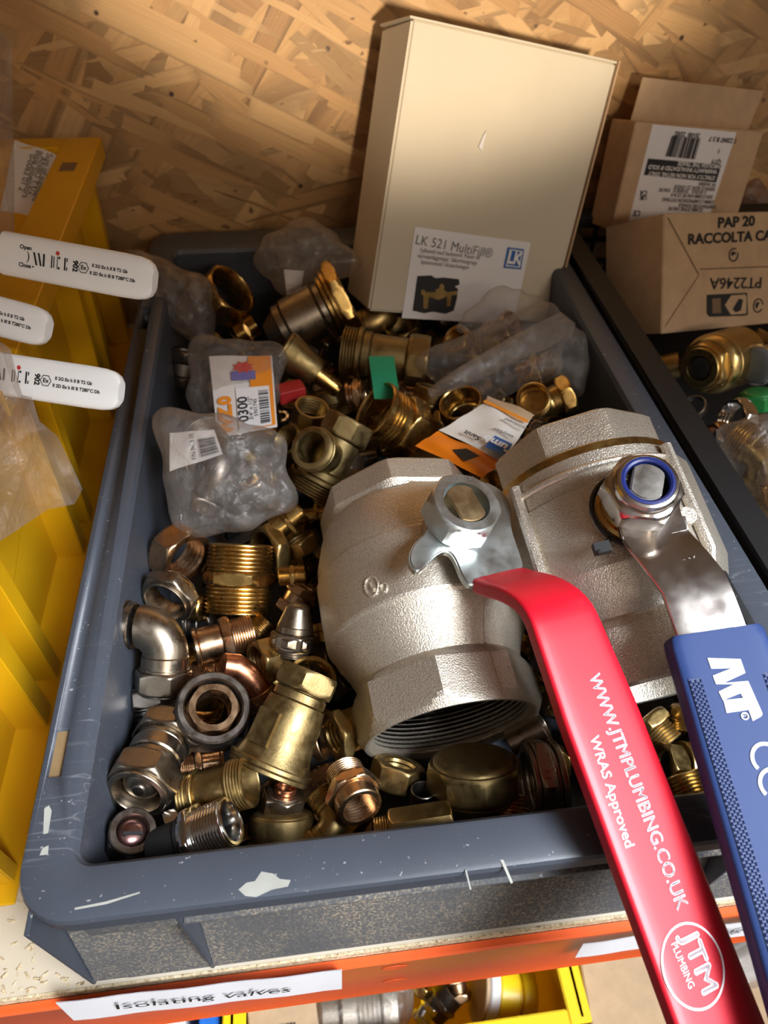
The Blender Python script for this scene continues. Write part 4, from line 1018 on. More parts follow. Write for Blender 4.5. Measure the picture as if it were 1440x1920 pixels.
def quad_sheet(name, corners, mat, parent, lift=0, n=6, wob=0.0, seed=0, thick=.0003):
    """thin curved sheet through 4 corners (TL,TR,BR,BL)"""
    a, b_, c_, d_ = [V(q) for q in corners]; nr = (b_-a).cross(d_-a).normalized()
    if nr.dot(CP-a) < 0: nr = -nr
    g = []
    for j in range(n+1):
        for i in range(n+1):
            u_, v_ = i/n, j/n
            p = a.lerp(b_, u_).lerp(d_.lerp(c_, u_), v_)
            g.append(p+nr*(lift+wob*(NZ.noise(V((u_*2.2+seed, v_*2.2, seed)))+.4*sin(u_*3.1))))
    N = n+1; m_ = MB(); lo = [q-nr*thick for q in g]
    f = [(j*N+i, j*N+i+1, j*N+N+i+1, j*N+N+i) for j in range(n) for i in range(n)]
    rim = [(i) for i in range(N)]+[j*N+N-1 for j in range(1, N)]+[n*N+i for i in range(N-2, -1, -1)]+[j*N for j in range(n-1, 0, -1)]
    K = len(g)
    f2 = [tuple(q+K for q in reversed(ff)) for ff in f]+[(rim[i], rim[(i+1) % len(rim)], rim[(i+1) % len(rim)]+K, rim[i]+K) for i in range(len(rim))]
    m_.add(g+lo, f+f2)
    return link_mesh(name, m_, mat, parent), nr
def lbl_local(corners):
    a, b_, c_, d_ = [V(q) for q in corners]
    return lambda u_, v_: a.lerp(b_, u_).lerp(d_.lerp(c_, u_), v_)
def barcode(parent, f, u0, u1, v0, v1, nrm, along='v', n=24, seed=1, mat='ink_black'):
    random.seed(seed); m_ = MB(); t = 0
    while t < 1:
        w_ = random.choice((.5, 1, 1.6, 2.2))/n*.5; 
        if along == 'v': q = [(u0, v0+(v1-v0)*t), (u1, v0+(v1-v0)*t), (u1, v0+(v1-v0)*min(1, t+w_)), (u0, v0+(v1-v0)*min(1, t+w_))]
        else: q = [(u0+(u1-u0)*t, v0), (u0+(u1-u0)*min(1, t+w_), v0), (u0+(u1-u0)*min(1, t+w_), v1), (u0+(u1-u0)*t, v1)]
        m_.add([f(*z)+nrm for z in q], [(0, 1, 2, 3)]); t += w_+random.choice((.4, .8, 1.2))/n*.6
    return link_mesh('barcode', m_, mat, parent, smooth=False, recalc=False)

# bag at the back wall of the crate
bag('plastic_bag', 'crumpled clear bag with a paper slip at the back wall beside the carton', 572, 482, .012, 178, 128, .028, 'film_milky', 1, 0, .2)
sl_, _ = quad_sheet('paper_slip', [onz(532, 505, .008), onz(570, 508, .008), onz(562, 552, -.012), onz(538, 556, -.012)], 'label_white', None)
tag(sl_, 'small white paper slip inside the crumpled bag at the back wall', 'paper')
bag('plastic_bag', 'brownish see-through bag slumped over the back left corner of the crate', 325, 555, -.012, 190, 125, .03, 'film_brown', 2, -35, .22)
# packet with orange label
pk, c, k, r_, u_ = bag('plastic_packet', 'clear packet holding an orange and white barcode card', 440, 722, -.012, 185, 195, .012, 'film_clear', 3, -8, .10)
cc_ = [(392, 668), (510, 667), (520, 800), (408, 822)]
cd_ = [dep(x, y, d) for (x, y), d in zip(cc_, (.553, .553, .535, .535))]
card, nr = quad_sheet('product_card', cd_, 'label_paper', pk, wob=.0012, seed=4); f = lbl_local(cd_); up = nr*.0022
card['label'] = 'white card with orange band and barcode'
def patch(parent, f, nr, u0, v0, u1, v1, mat, name='print_patch', lift=.0022):
    m_ = MB(); N = 6; g = [f(u0+(u1-u0)*i/N, v0+(v1-v0)*j/N)+nr*lift for j in range(N+1) for i in range(N+1)]
    m_.add(g, [(j*(N+1)+i, j*(N+1)+i+1, j*(N+1)+N+2+i, j*(N+1)+N+1+i) for j in range(N) for i in range(N)])
    return link_mesh(name, m_, mat, parent, recalc=False)
patch(card, f, nr, .62, .02, .98, .98, 'ink_orange', lift=.0019)
patch(card, f, nr, .38, .44, .92, .97, 'label_white', lift=.0024)
barcode(card, f, .74, .90, .50, .94, nr*.0028, 'v', 26, 3)
patch(card, f, nr, .33, .22, .72, .34, 'ink_violet', 'emblem', .0026); 
m_ = MB(); cem = f(.53, .17)+nr*.0027; ex = (f(1, .2)-f(0, .2)).normalized(); ey = (f(.5, 0)-f(.5, 1)).normalized()
st_ = []
for i in range(16): 
    t = 2*pi*i/16; rr_ = .0075 if i % 2 else .0048; st_.append(cem+ex*rr_*1.2*cos(t)+ey*rr_*.75*sin(t))
m_.add(st_, [tuple(range(16))]); link_mesh('emblem', m_, 'ink_red', card, smooth=False)
vx = (f(.5, 0)-f(.5, 1))
lettering('lettering', 'WZ.0', .013, f(.19, .76), vx, -ex, 'ink_orange', card, .0008, lift=.0023)
lettering('lettering', '0300', .0105, f(.48, .72), vx, -ex, 'ink_black', card, .0002, lift=.0030)
lettering('lettering', '3/4" x 1/2"', .0045, f(.60, .72), vx, -ex, 'ink_black', card, 0, lift=.0030)
lettering('lettering', '5901745', .0042, f(.68, .72), vx, -ex, 'ink_black', card, 0, lift=.0030)

# big grey bag with white barcode label
bg_, c, k, r_, u_ = bag('plastic_bag', 'big greyish bag with a white barcode label at the left wall', 420, 888, -.012, 262, 222, .034, 'film_milky', 6, -38, .17, .8)
cl = [(322, 800), (400, 812), (416, 850), (405, 890)]
cl = [(318, 812), (402, 806), (418, 852), (318, 884)]
cd_ = [dep(x, y, d) for (x, y), d in zip(cl, (.478, .478, .466, .466))]
lb_, nr = quad_sheet('label', cd_, 'label_paper', bg_, wob=.0015, seed=7); lb_['label'] = 'white barcode label'; f = lbl_local(cd_)
barcode(lb_, f, .62, .95, .35, .95, nr*.0028, 'v', 20, 8)
lettering('lettering', 'P/N 0412 15', .0042, f(.5, .55), f(.5, 0)-f(.5, 1), -(f(1, .5)-f(0, .5)), 'ink_black', lb_, lift=.0026)

# bag on the right in front of the carton, with rolled neck
br_, c, k, r_, u_ = bag('plastic_bag', 'clear bag of brass parts with a rolled neck in front of the carton', 935, 672, -.010, 275, 150, .028, 'film_clear', 9, 18, .2)
pts = [dep(808, 735, .555), dep(850, 715, .545), dep(900, 688, .55), dep(960, 655, .56), dep(1010, 632, .575), dep(1050, 612, .585), dep(1068, 620, .59)]
m_ = MB(); m_.tube(pts, [.004, .006, .008, .010, .011, .010, .007], 14)
for i_, v in enumerate(m_.v): m_.v[i_] = v+V((NZ.noise(v*90), NZ.noise(v*90+V((5, 0, 0))), NZ.noise(v*90+V((0, 7, 0)))))*.0028
link_mesh('rolled_neck', m_, 'film_milky', br_)
bag('plastic_bag', 'flat clear bag corner pressed against the right crate wall', 1065, 668, -.012, 80, 130, .010, 'film_clear', 12, 10, .15)
bag('plastic_bag', 'clear bag draped over the lower corner of the carton label', 930, 585, .012, 150, 70, .008, 'film_clear', 14, 25, .14)

# orange / white sachet
sa = thing('sachet', 'crumpled orange and white paper sachet with a blue mark between the two big valves', 'packet', onz(890, 820, -.02))
s4 = [(905, 742), (1000, 800), (905, 892), (785, 830)]
m_top = [dep(906, 756, .515), dep(990, 796, .500), dep(942, 868, .468), dep(822, 808, .490)]
wsh, nr = quad_sheet('white_panel', m_top, 'white_sachet', sa, wob=.0035, seed=3, n=12); f = lbl_local(m_top)
osh, nr2 = quad_sheet('orange_panel', [m_top[3], m_top[2], dep(905, 895, .455), dep(778, 836, .485)], 'orange_sachet', sa, wob=.003, seed=5, n=10)
quad_sheet('back_flap', [dep(915, 742, .525), dep(1003, 778, .512), dep(985, 798, .505), dep(908, 758, .52)], 'kraft', sa, wob=.003, seed=8)
patch(wsh, f, nr, .02, -.02, .98, .05, 'ink_orange', lift=.003)
xd = (m_top[3]-m_top[2]); yd = (m_top[2]-m_top[1])
bp2 = patch(wsh, f, nr, .70, .66, 1.0, .97, 'ink_blue', 'print_patch', .0046)
lettering('lettering', 'Tumb', .010, f(.85, .82), xd, yd, 'ink_white', bp2, .0004, lift=.0060)
lettering('lettering', 'Sanit', .0065, f(.45, .88), xd, yd, 'ink_black', wsh, .0002, lift=.0050)
lettering('lettering', 'easybag', .005, f(.78, .54), xd, yd, 'ink_grey', wsh, .0001, lift=.0050)
lettering('lettering', 'origineel', .005, f(.84, .24), xd, yd, 'ink_grey', wsh, .0001, lift=.0050)
m_ = MB(); q = [dep(848, 850, .477), dep(875, 848, .474), dep(900, 862, .466), dep(872, 872, .466)]; m_.add([p+nr2*.004 for p in q], [(0, 1, 2, 3)]); link_mesh('print_patch', m_, 'ink_black', osh, smooth=False)

# ------------------------------------------------------------------ BIG CARTON
def eul(rx, ry, rz): return Matrix.Rotation(rz, 3, 'Z') @ Matrix.Rotation(ry, 3, 'Y') @ Matrix.Rotation(rx, 3, 'X')
def carton_frame(o, rx, ry, rz):
    Rm = eul(rx, ry, rz); return V(o), Rm @ V((1, 0, 0)), Rm @ V((0, 1, 0)), Rm @ V((0, 0, 1))
bo, bxx, byy, bzz = carton_frame((.1993, .4700, -.0110), -.2705, .2076, .1497)
bwid, bhei, bdep = .1890, .2195, .070
box = thing('carton', 'big cream cardboard carton with a white product label leaning on the back wall', 'box', bo)
def bp3(x, y, z): return bo+bxx*x+byy*y+bzz*z
m = MB()
# main body slightly bowed front
m.hexa([bp3(0, 0, 0), bp3(bwid, 0, 0), bp3(bwid, bdep, 0), bp3(0, bdep, 0), bp3(.004, 0, bhei), bp3(bwid+.001, 0, bhei), bp3(bwid+.001, bdep, bhei-.002), bp3(.004, bdep, bhei-.004)])
cbx = link_mesh('carton_body', m, 'cream_board', box, bevel=.0022)
m = MB(); m.hexa([bp3(bwid+.0012, -.0002, -.001), bp3(bwid+.0026, -.0002, -.001), bp3(bwid+.0026, bdep, 0), bp3(bwid+.0012, bdep, 0), bp3(bwid+.0022, -.0002, bhei+.0015), bp3(bwid+.0036, -.0002, bhei+.0015), bp3(bwid+.0036, bdep, bhei), bp3(bwid+.0022, bdep, bhei)])
link_mesh('side_flap', m, 'kraft', box)['label'] = 'raw brown board edge of the side flap'
m = MB(); m.prism([(.010*cos(pi*i/16+pi/2), .014*sin(pi*i/16+pi/2)) for i in range(17)], 0, .0009, mat_from(bp3(bwid+.0034, .011, .085), -byy*1.0, bzz, bxx)); link_mesh('thumb_notch', m, 'ink_black', box)
m = MB(); m.hexa([bp3(.002, -.0006, bhei-.001), bp3(bwid, -.0006, bhei-.001), bp3(bwid, bdep, bhei-.003), bp3(.002, bdep, bhei-.003), bp3(.002, -.0006, bhei+.0006), bp3(bwid, -.0006, bhei+.0006), bp3(bwid, bdep, bhei-.0012), bp3(.002, bdep, bhei-.0012)]); link_mesh('lid_edge', m, 'cream_board', box)
nf = -byy
def bpx(x, y): return onplane(x, y, bo+nf*.0004, nf)
# tear mark
m = MB(); tp = [bpx(896, 275), bpx(906, 252), bpx(911, 245), bpx(906, 262), bpx(902, 283)]
m.add(tp+[p+nf*.002 for p in tp], [(5, 6, 7, 8, 9)]+[(i, (i+1) % 5, 5+(i+1) % 5, 5+i) for i in range(5)]); link_mesh('tear_mark', m, 'label_paper', box, smooth=False)['label'] = 'small curled tear in the board'
lc = [bpx(778, 425), bpx(995, 455), bpx(962, 608), bpx(753, 596)]
lab, nr = quad_sheet('product_label', lc, 'label_white', box, lift=.0004, n=2); lab['label'] = 'white product label'
f = lbl_local(lc); lx = lc[1]-lc[0]; ly = lc[0]-lc[3]
lettering('lettering', 'LK 521 MultiFill\u00ae', .0112, bpx(852, 463), bpx(916, 474)-bpx(788, 450), ly, 'ink_grey', lab, 0, lift=.0010, squash=.92, sp=1.04)
for i, (s_, n_w) in enumerate((('Fyllventil med backventil. Passar till', 1), ('värmeanläggningar. Säkerhetsgrupp', 1), ('Systemventil i förpackningen', 1))):
    lettering('lettering', s_, .0052, bpx(844-i*5, 476+i*10), lx, ly, 'ink_grey', lab, lift=.0010, squash=.80)
def bpoly(pts, mat, nm, lift, par=lab):
    m_ = MB(); p = [bpx(*q)+nf*lift for q in pts]; m_.add(p, [tuple(range(len(p)))]); return link_mesh(nm, m_, mat, par, smooth=False, recalc=False)
lg = bpoly([(951, 463), (982, 467), (976, 505), (943, 502)], 'ink_blue', 'logo', .0009)
bpoly([(954.5, 466.5), (979, 470), (973.5, 501.5), (947, 498.5)], 'ink_white', 'logo_ring', .0011, lg)
bpoly([(956.5, 468.5), (977, 472), (971.5, 499.5), (949, 496.5)], 'ink_blue', 'logo_field', .0013, lg)
lettering('lettering', 'LK', .0148, bpx(963, 484), lx, ly, 'ink_white', lg, .0005, lift=.0020, squash=.85)
bpoly([(782, 517), (808, 516), (816, 521), (832, 520), (860, 523), (861, 533), (852, 537), (858, 541), (856, 560), (850, 582), (835, 588), (810, 584), (795, 587), (773, 582)], 'ink_black', 'product_picture', .0009)
pp = bpoly([(789, 543), (795, 543), (797, 547), (815, 547), (817, 541), (822, 541), (824, 533), (828, 531), (832, 535), (832, 543), (837, 547), (856, 545), (857, 552), (846, 553), (843, 573), (837, 574), (837, 555), (822, 562), (803, 556), (801, 578), (793, 578), (793, 553), (789, 551)], 'brass_dull', 'product_picture', .0012)

# ------------------------------------------------------------------ BLACK CRATE on the right
bc = thing('plastic_crate', 'black lattice sided plastic crate right of the grey crate', 'crate', (.6, .35, -.12))
m = MB()
X0, X1, Y0, Y1, ZT = .4045, .82, .02, .625, .004
m.box((X0, Y0, ZT-.012), (X0+.020, Y1, ZT)); m.box((X0, Y1-.018, ZT-.012), (X1, Y1, ZT)); m.box((X0, Y0, ZT-.012), (X1, Y0+.018, ZT)); m.box((X1-.018, Y0, ZT-.012), (X1, Y1, ZT))
link_mesh('crate_rim', m, 'black_plastic', bc, bevel=.0015)
m = MB()
def lattice(m, p0, p1, nrmv):
    n = 18; d = (p1-p0)/n
    for i in range(n+1): 
        q = p0+d*i; m.box((-.002, -.002, -.118), (.002, .002, -.005), T(q))
    for z in (-.025, -.05, -.075, -.1): 
        a_, b_ = p0+V((0, 0, z-.0025)), p1+V((.0001, .0001, z+.0025))
        m.box((min(a_.x, b_.x)-.0015, min(a_.y, b_.y)-.0015, a_.z), (max(a_.x, b_.x)+.0015, max(a_.y, b_.y)+.0015, b_.z))
lattice(m, V((X0+.012, Y0+.01, 0)), V((X0+.012, Y1-.01, 0)), 0); lattice(m, V((X0+.012, Y1-.009, 0)), V((X1-.01, Y1-.009, 0)), 0); lattice(m, V((X0+.012, Y0+.01, 0)), V((X1-.01, Y0+.01, 0)), 0)
link_mesh('crate_lattice', m, 'black_plastic', bc, smooth=False)
m = MB().box((X0+.008, Y0+.006, -.1198), (X1-.004, Y1-.006, -.115)); link_mesh('crate_floor', m, 'black_plastic', bc)
# carton A: upright with white label
ao, axx, ayy, azz = carton_frame((.4560, .5720, .0060), -.2429, .1253, .1579)
awid, ahei, adep = .1515, .0965, .040
cA = thing('carton', 'upright brown kraft carton with open flap and white barcode label', 'box', ao)
def ap(x, y, z): return ao+axx*x+ayy*y+azz*z
m = MB(); m.hexa([ap(0, 0, 0), ap(awid, 0, 0), ap(awid, adep, 0), ap(0, adep, 0), ap(0, 0, ahei), ap(awid, 0, ahei), ap(awid, adep, ahei), ap(0, adep, ahei)]); link_mesh('carton_body', m, 'kraft', cA, bevel=.0008)
adep0 = adep; adep = .014
m = MB(); m.hexa([ap(.003, adep-.001, ahei-.002), ap(awid-.008, adep-.001, ahei-.002), ap(awid-.008, adep, ahei-.002), ap(.003, adep, ahei-.002), ap(.005, adep-.002, ahei+.036), ap(awid-.004, adep-.002, ahei+.034), ap(awid-.004, adep-.001, ahei+.034), ap(.005, adep-.001, ahei+.034)]); link_mesh('flap', m, 'kraft', cA, bevel=.0003)
na = -ayy
def apx(x, y): return onplane(x, y, ao+na*.0003, na)
lc = [apx(1224, 233), apx(1381, 248), apx(1331, 402), apx(1178, 418)]
labA, nr = quad_sheet('barcode_label', lc, 'label_white', cA, n=2); labA['label'] = 'white barcode label printed upside down'
def ppoly(pxf, pts, mat, nm, par, nrm, lift=.0006):
    m_ = MB(); p = [pxf(*q)+nrm*lift for q in pts]; m_.add(p, [tuple(range(len(p)))]); return link_mesh(nm, m_, mat, par, smooth=False, recalc=False)
ppoly(apx, [(1215, 297), (1352, 309), (1342, 342), (1207, 328)], 'ink_black', 'print_band', labA, na)
fA = lbl_local([apx(1260, 254), apx(1314, 260), apx(1303, 299), apx(1247, 293)])
barcode(labA, fA, 0, 1, 0, 1, na*.0006, 'u', 26, 12)
rx_ = (lc[0]-lc[1]); ry_ = (lc[3]-lc[0])
for s_, px, py, sz, mt in (('1 22047 8 3 7', 1355, 262, .006, 'ink_black'), ('25100  22/02', 1288, 252, .0055, 'ink_black'), ('1', 1347, 283, .006, 'ink_black'), ('QTY', 1342, 303, .0058, 'ink_black'),
        ('THROUGH THE TRADE', 1312, 309, .0052, 'ink_white'), ('WARRANTY INVALIDATED IF SOLD', 1280, 317, .0052, 'ink_white'), ('STRICTLY FOR NON RETAIL ONLY', 1278, 329, .0052, 'ink_white'),
        ('W 30.0001', 1325, 345, .0048, 'ink_grey'), ('SERVICE BOX 22 OXIDE', 1302, 352, .0048, 'ink_grey'), ('1-10-01A   10 BAR 0   VALVE', 1280, 358, .0048, 'ink_grey'), ('550-COMB-VALVE 22 B 0', 1297, 367, .0048, 'ink_grey'),
        ('22MM COMPRESSION FITTING', 1290, 376, .0048, 'ink_grey'), ('TEMPERATURE RANGE', 1308, 386, .0048, 'ink_grey'), ('22 MM ZONE VALVE', 1285, 392, .0048, 'ink_grey'),
        ('UK', 1205, 370, .0062, 'ink_black'), ('CA', 1206, 361, .0062, 'ink_black'), ('CE', 1193, 399, .0075, 'ink_black')):
    lettering('lettering', s_, sz, apx(px, py), rx_, ry_, mt, labA, .0001, lift=.0010)
# carton B: lying kraft carton with printed end
o_, xx, yy, zz = carton_frame((.4677, .4405, -.0298), -.5583, .1326, .2658)
wB, hB, dB = .14, .1035, .076
cB = thing('carton', 'brown kraft carton printed PAP 20 lying across the black crate', 'box', o_)
def bpB(x, y, z): return o_+xx*x+yy*y+zz*z
m = MB(); m.hexa([bpB(0, 0, 0), bpB(wB, 0, 0), bpB(wB, dB, 0), bpB(0, dB, 0), bpB(0, 0, hB), bpB(wB, 0, hB), bpB(wB, dB, hB), bpB(0, dB, hB)]); link_mesh('carton_body', m, 'kraft', cB, bevel=.0009)
nb = -yy
def bBx(x, y): return onplane(x, y, o_+nb*.0003, nb)
def seam(pts, wpx=1.2):
    for (x0, y0), (x1, y1) in zip(pts[:-1], pts[1:]):
        dx, dy = x1-x0, y1-y0; L = math.hypot(dx, dy); nx, ny = -dy/L*wpx, dx/L*wpx
        ppoly(bBx, [(x0+nx, y0+ny), (x1+nx, y1+ny), (x1-nx, y1-ny), (x0-nx, y0-ny)], 'kraft_dark', 'flap_seam', cB, nb, .0003)
seam([(1252, 408), (1310, 515)]); seam([(1312, 505), (1440, 500)]); seam([(1310, 517), (1247, 612)], .6)
for s_, px, py, px2, py2, sz in (('PAP 20', 1346, 419, 1415, 415, .0125), ('RACCOLTA CARTA', 1290, 450, 1486, 440, .0125)):
    A = bBx(px, py); B = bBx(px2, py2)
    o = lettering('lettering', s_, sz, (A+B)/2, B-A, nb.cross(B-A), 'ink_black', cB, .0004, lift=.0005)
    L_ = (B-A).length; xd_ = (B-A).normalized(); off = world_loc(cB); mid = (A+B)/2
    xs2 = [(v.co+off-mid).dot(xd_) for v in o.data.vertices]; kk = L_/(max(xs2)-min(xs2)); c2 = (max(xs2)+min(xs2))/2
    for v, q in zip(o.data.vertices, xs2): v.co += xd_*((q-c2)*kk-q)
A = bBx(1428, 529); B = bBx(1331, 531); lettering('lettering', 'PT2246A', .0145, (A+B)/2, B-A, nb.cross(B-A), 'ink_black', cB, .0001, lift=.0005, squash=1.25)
def bring(px, py, r0, r1, a0, a1, mat='ink_black', nm='recycling_mark'):
    m_ = MB(); n = 28; c_ = bBx(px, py)+nb*.0005; ux = xx; uy = zz
    P_ = [c_+(ux*cos(RAD(a0+(a1-a0)*i/n))+uy*sin(RAD(a0+(a1-a0)*i/n)))*r_ for r_ in (r0, r1) for i in range(n+1)]
    m_.add(P_, [(i, i+1, n+2+i, n+1+i) for i in range(n)]); return link_mesh(nm, m_, mat, cB, smooth=False, recalc=False)
bring(1375, 478, .0062, .0050, 60, 380); bring(1375, 478, .0030, .0, 20, 200); bring(1421, 573, .0068, .0056, 0, 330); bring(1421, 573, .0034, .0, 60, 240)
bl_ = ppoly(bBx, [(1325, 553), (1400, 549), (1402, 590), (1395, 592), (1330, 594), (1325, 588)], 'ink_black', 'print_badge', cB, nb, .0005)
ppoly(bBx, [(1370, 554), (1396, 552), (1399, 558), (1398, 588), (1369, 590), (1358, 572)], 'kraft', 'print_badge', bl_, nb, .0007)
ppoly(bBx, [(1372, 580), (1384, 560), (1392, 562), (1388, 582), (1378, 586)], 'ink_black', 'print_badge', bl_, nb, .0009)
ppoly(bBx, [(1334, 560), (1350, 559), (1351, 587), (1335, 588)], 'kraft_dark', 'print_badge', bl_, nb, .0007)

# brass parts in the black crate
def rfit(*a, **k):
    r_ = fitting(*a, **k); r_['group'] = 'parts in the black crate'; return r_
def k_plugnut(R):
    b = straight(MB(), [('c', 1.6, 1.0), ('d', .35, 1.0, .78)], R, 0, M=T((0, 0, -.9*R)))
    n_ = straight(MB(), [('h', .45, .72), ('c', .12, .66)], R, .40, M=T((0, 0, .30*R)))
    p_ = straight(MB(), [('c', .3, .39), ('d', .06, .37, .2)], R, 0, M=T((0, 0, .38*R)))
    return [('body', b, None), ('hex_end', n_, None), ('bore_plug', p_, 'black_rubber')]
rfit('capped_valve', k_plugnut, 'brass_bright', 1328, 685, -.033, 200, 60, 57, 'gold brass hex end with a black plugged bore below the printed kraft carton', 'valve', 'the plugged valve')
rfit('round_plug', lambda R: [('cap', straight(MB(), [('c', .5, .95), ('d', .15, .92, .3)], R, 0, M=T((0, 0, .1*R))), 'dark_grey_cap'), ('chrome_ring', straight(MB(), [('c', .4, 1.08)], R, .9), None)], 'chrome', 1422, 684, -.028, 200, 60, 36, 'grey round cap in a chrome ring at the right picture edge', 'cap', 'the grey cap')
rfit('green_plug', lambda R: [('cap', straight(MB(), [('h', 1.0, .95), ('d', .2, .9, .4)], R), None)], 'green_plastic', 1420, 748, -.04, 90, 20, 30, 'green plastic cap below the grey round cap', 'cap', 'the green cap')
rfit('ring_nut', lambda R: k_nut(R, 6, .6, .8), 'chrome', 1380, 795, -.045, 170, 35, 48, 'silver ring nut beside the clear bag in the black crate', 'pipe fitting', 'the silver ring nut')
rfit('ring_nut', lambda R: k_nut(R, 6, .6, .8), 'bronze', 1345, 835, -.045, 185, 40, 44, 'dark bronze ring nut beside the black crate rim', 'pipe fitting', 'the dark ring nut')
rfit('ring_nut', lambda R: k_ring(R), 'gunmetal', 1300, 765, -.055, 120, 50, 26, 'small dark ring below the plugged brass valve', 'ring', 'the small dark ring')
rfit('pipe_socket', k_tube, 'brass_dull', 1240, 690, -.06, 10, 0, 26, 'dull brass tube end behind the plugged brass valve, by the crate rim', 'pipe fitting', 'the tube by the rim')
rfit('pipe_elbow', k_brass_elbow, 'brass_gold', 1430, 900, -.04, 60, 20, 44, 'brass elbow inside the clear bag at the right picture edge', 'pipe elbow', 'the bagged brass elbow')
rfit('pipe_socket', k_socket, 'brass_gold', 1425, 965, -.045, 30, 20, 40, 'brass socket at the bottom of the clear bag at the right picture edge', 'pipe fitting', 'the lowest bagged socket')
rfit('compression_nut', k_nut, 'gunmetal', 1395, 1010, -.07, 30, 20, 36, 'dark nut behind the black lattice', 'pipe fitting', 'the nut behind the lattice')
rfit('pipe_socket', k_socket, 'brass_dull', 1430, 655, -.06, 60, 0, 30, 'brass socket in the shade under the printed kraft carton', 'pipe fitting', 'the socket under the carton')
bag('plastic_bag', 'clear bag of brass parts at the right picture edge in the black crate', 1440, 880, -.022, 150, 220, .03, 'film_milky', 16, 10, .2)
bag('plastic_bag', 'dark see-through bag behind the upright kraft carton', 1405, 365, .0, 60, 80, .02, 'film_brown', 18, 0, .2)

# ------------------------------------------------------------------ YELLOW BIN on the left
yb = thing('storage_bin', 'large yellow plastic storage bin left of the grey crate', 'bin', (-.2, .33, -.12))
m = MB()
ZT = .083
# right wall leaning inwards to the base, rim flange, back wall, floor
m.hexa([V((-.0720, .045, -.118)), V((-.0690, .045, -.118)), V((-.0690, .628, -.118)), V((-.0720, .628, -.118)), V((-.0620, .25, ZT-.0032)), V((-.0590, .25, ZT-.0032)), V((-.0590, .628, ZT-.0032)), V((-.0620, .628, ZT-.0032))])
m.box((-.40, .622, -.118), (-.060, .626, ZT-.004)); m.box((-.40, .045, -.1195), (-.046, .628, -.1165)); m.box((-.40, .045, -.118), (-.397, .628, ZT)); 
m.hexa([V((-.40, .045, -.118)), V((-.069, .045, -.118)), V((-.069, .049, -.118)), V((-.40, .049, -.118)), V((-.40, .045, -.04)), V((-.066, .045, -.04)), V((-.066, .049, -.04)), V((-.40, .049, -.04))])
link_mesh('bin_shell', m, 'yellow_plastic', yb, bevel=.0006)
m = MB()
m.box((-.0625, .25, ZT-.003), (-.030, .63, ZT)); m.box((-.033, .25, ZT-.018), (-.030, .63, ZT-.001)); m.box((-.40, .606, ZT-.003), (-.0626, .63, ZT))
m.box((-.40, .606, ZT-.018), (-.06, .609, ZT-.001))
link_mesh('bin_rim', m, 'yellow_plastic', yb, bevel=.0012)
for i, (ya, yb_) in enumerate(((.056, .066), (.152, .167), (.187, .201), (.300, .314), (.335, .349), (.470, .484), (.505, .519), (.60, .612))):
    m = MB(); m.hexa([V((-.070, ya, -.1165)), V((-.048, ya, -.1165)), V((-.048, yb_, -.1165)), V((-.070, yb_, -.1165)), V((-.062, ya, ZT-.003)), V((-.040 if ya > .25 else -.048, ya, ZT-.003)), V((-.040 if ya > .25 else -.048, yb_, ZT-.003)), V((-.062, yb_, ZT-.003))])
    if ya < .25:
        zt = .02 if ya > .1 else -.06
        m = MB(); m.hexa([V((-.070, ya, -.1165)), V((-.048, ya, -.1165)), V((-.048, yb_, -.1165)), V((-.070, yb_, -.1165)), V((-.066, ya, zt)), V((-.048, ya, zt)), V((-.048, yb_, zt)), V((-.066, yb_, zt))])
    link_mesh('bin_rib', m, 'yellow_plastic', yb, bevel=.0008)
p = onz(128, 313, ZT+.0002); m = MB().box((-.006, -.008, 0), (.006, .008, .0006), T(p)); link_mesh('rim_slot', m, 'kraft_dark', yb)
# paper card in the bin
cd_ = [ony(28, 262, .615), ony(115, 295, .60), ony(70, 408, .555), ony(0, 395, .555)]
pc, nr = quad_sheet('paper_card', cd_, 'label_paper', None, wob=.003, seed=2); tag(pc, 'white printed paper card standing inside the yellow bin', 'card'); f = lbl_local(cd_)
dx_ = f(.6, 1)-f(.6, 0)
for i, s_ in enumerate(('Sum of supplied', 'ANBO 1.1/2', 'Bruk innendors', '0-0063 01 2')):
    lettering('lettering', s_, .0075, f(.82-.12*i, .42), dx_, f(1, .5)-f(0, .5), 'ink_grey', pc, .0001, lift=.004)
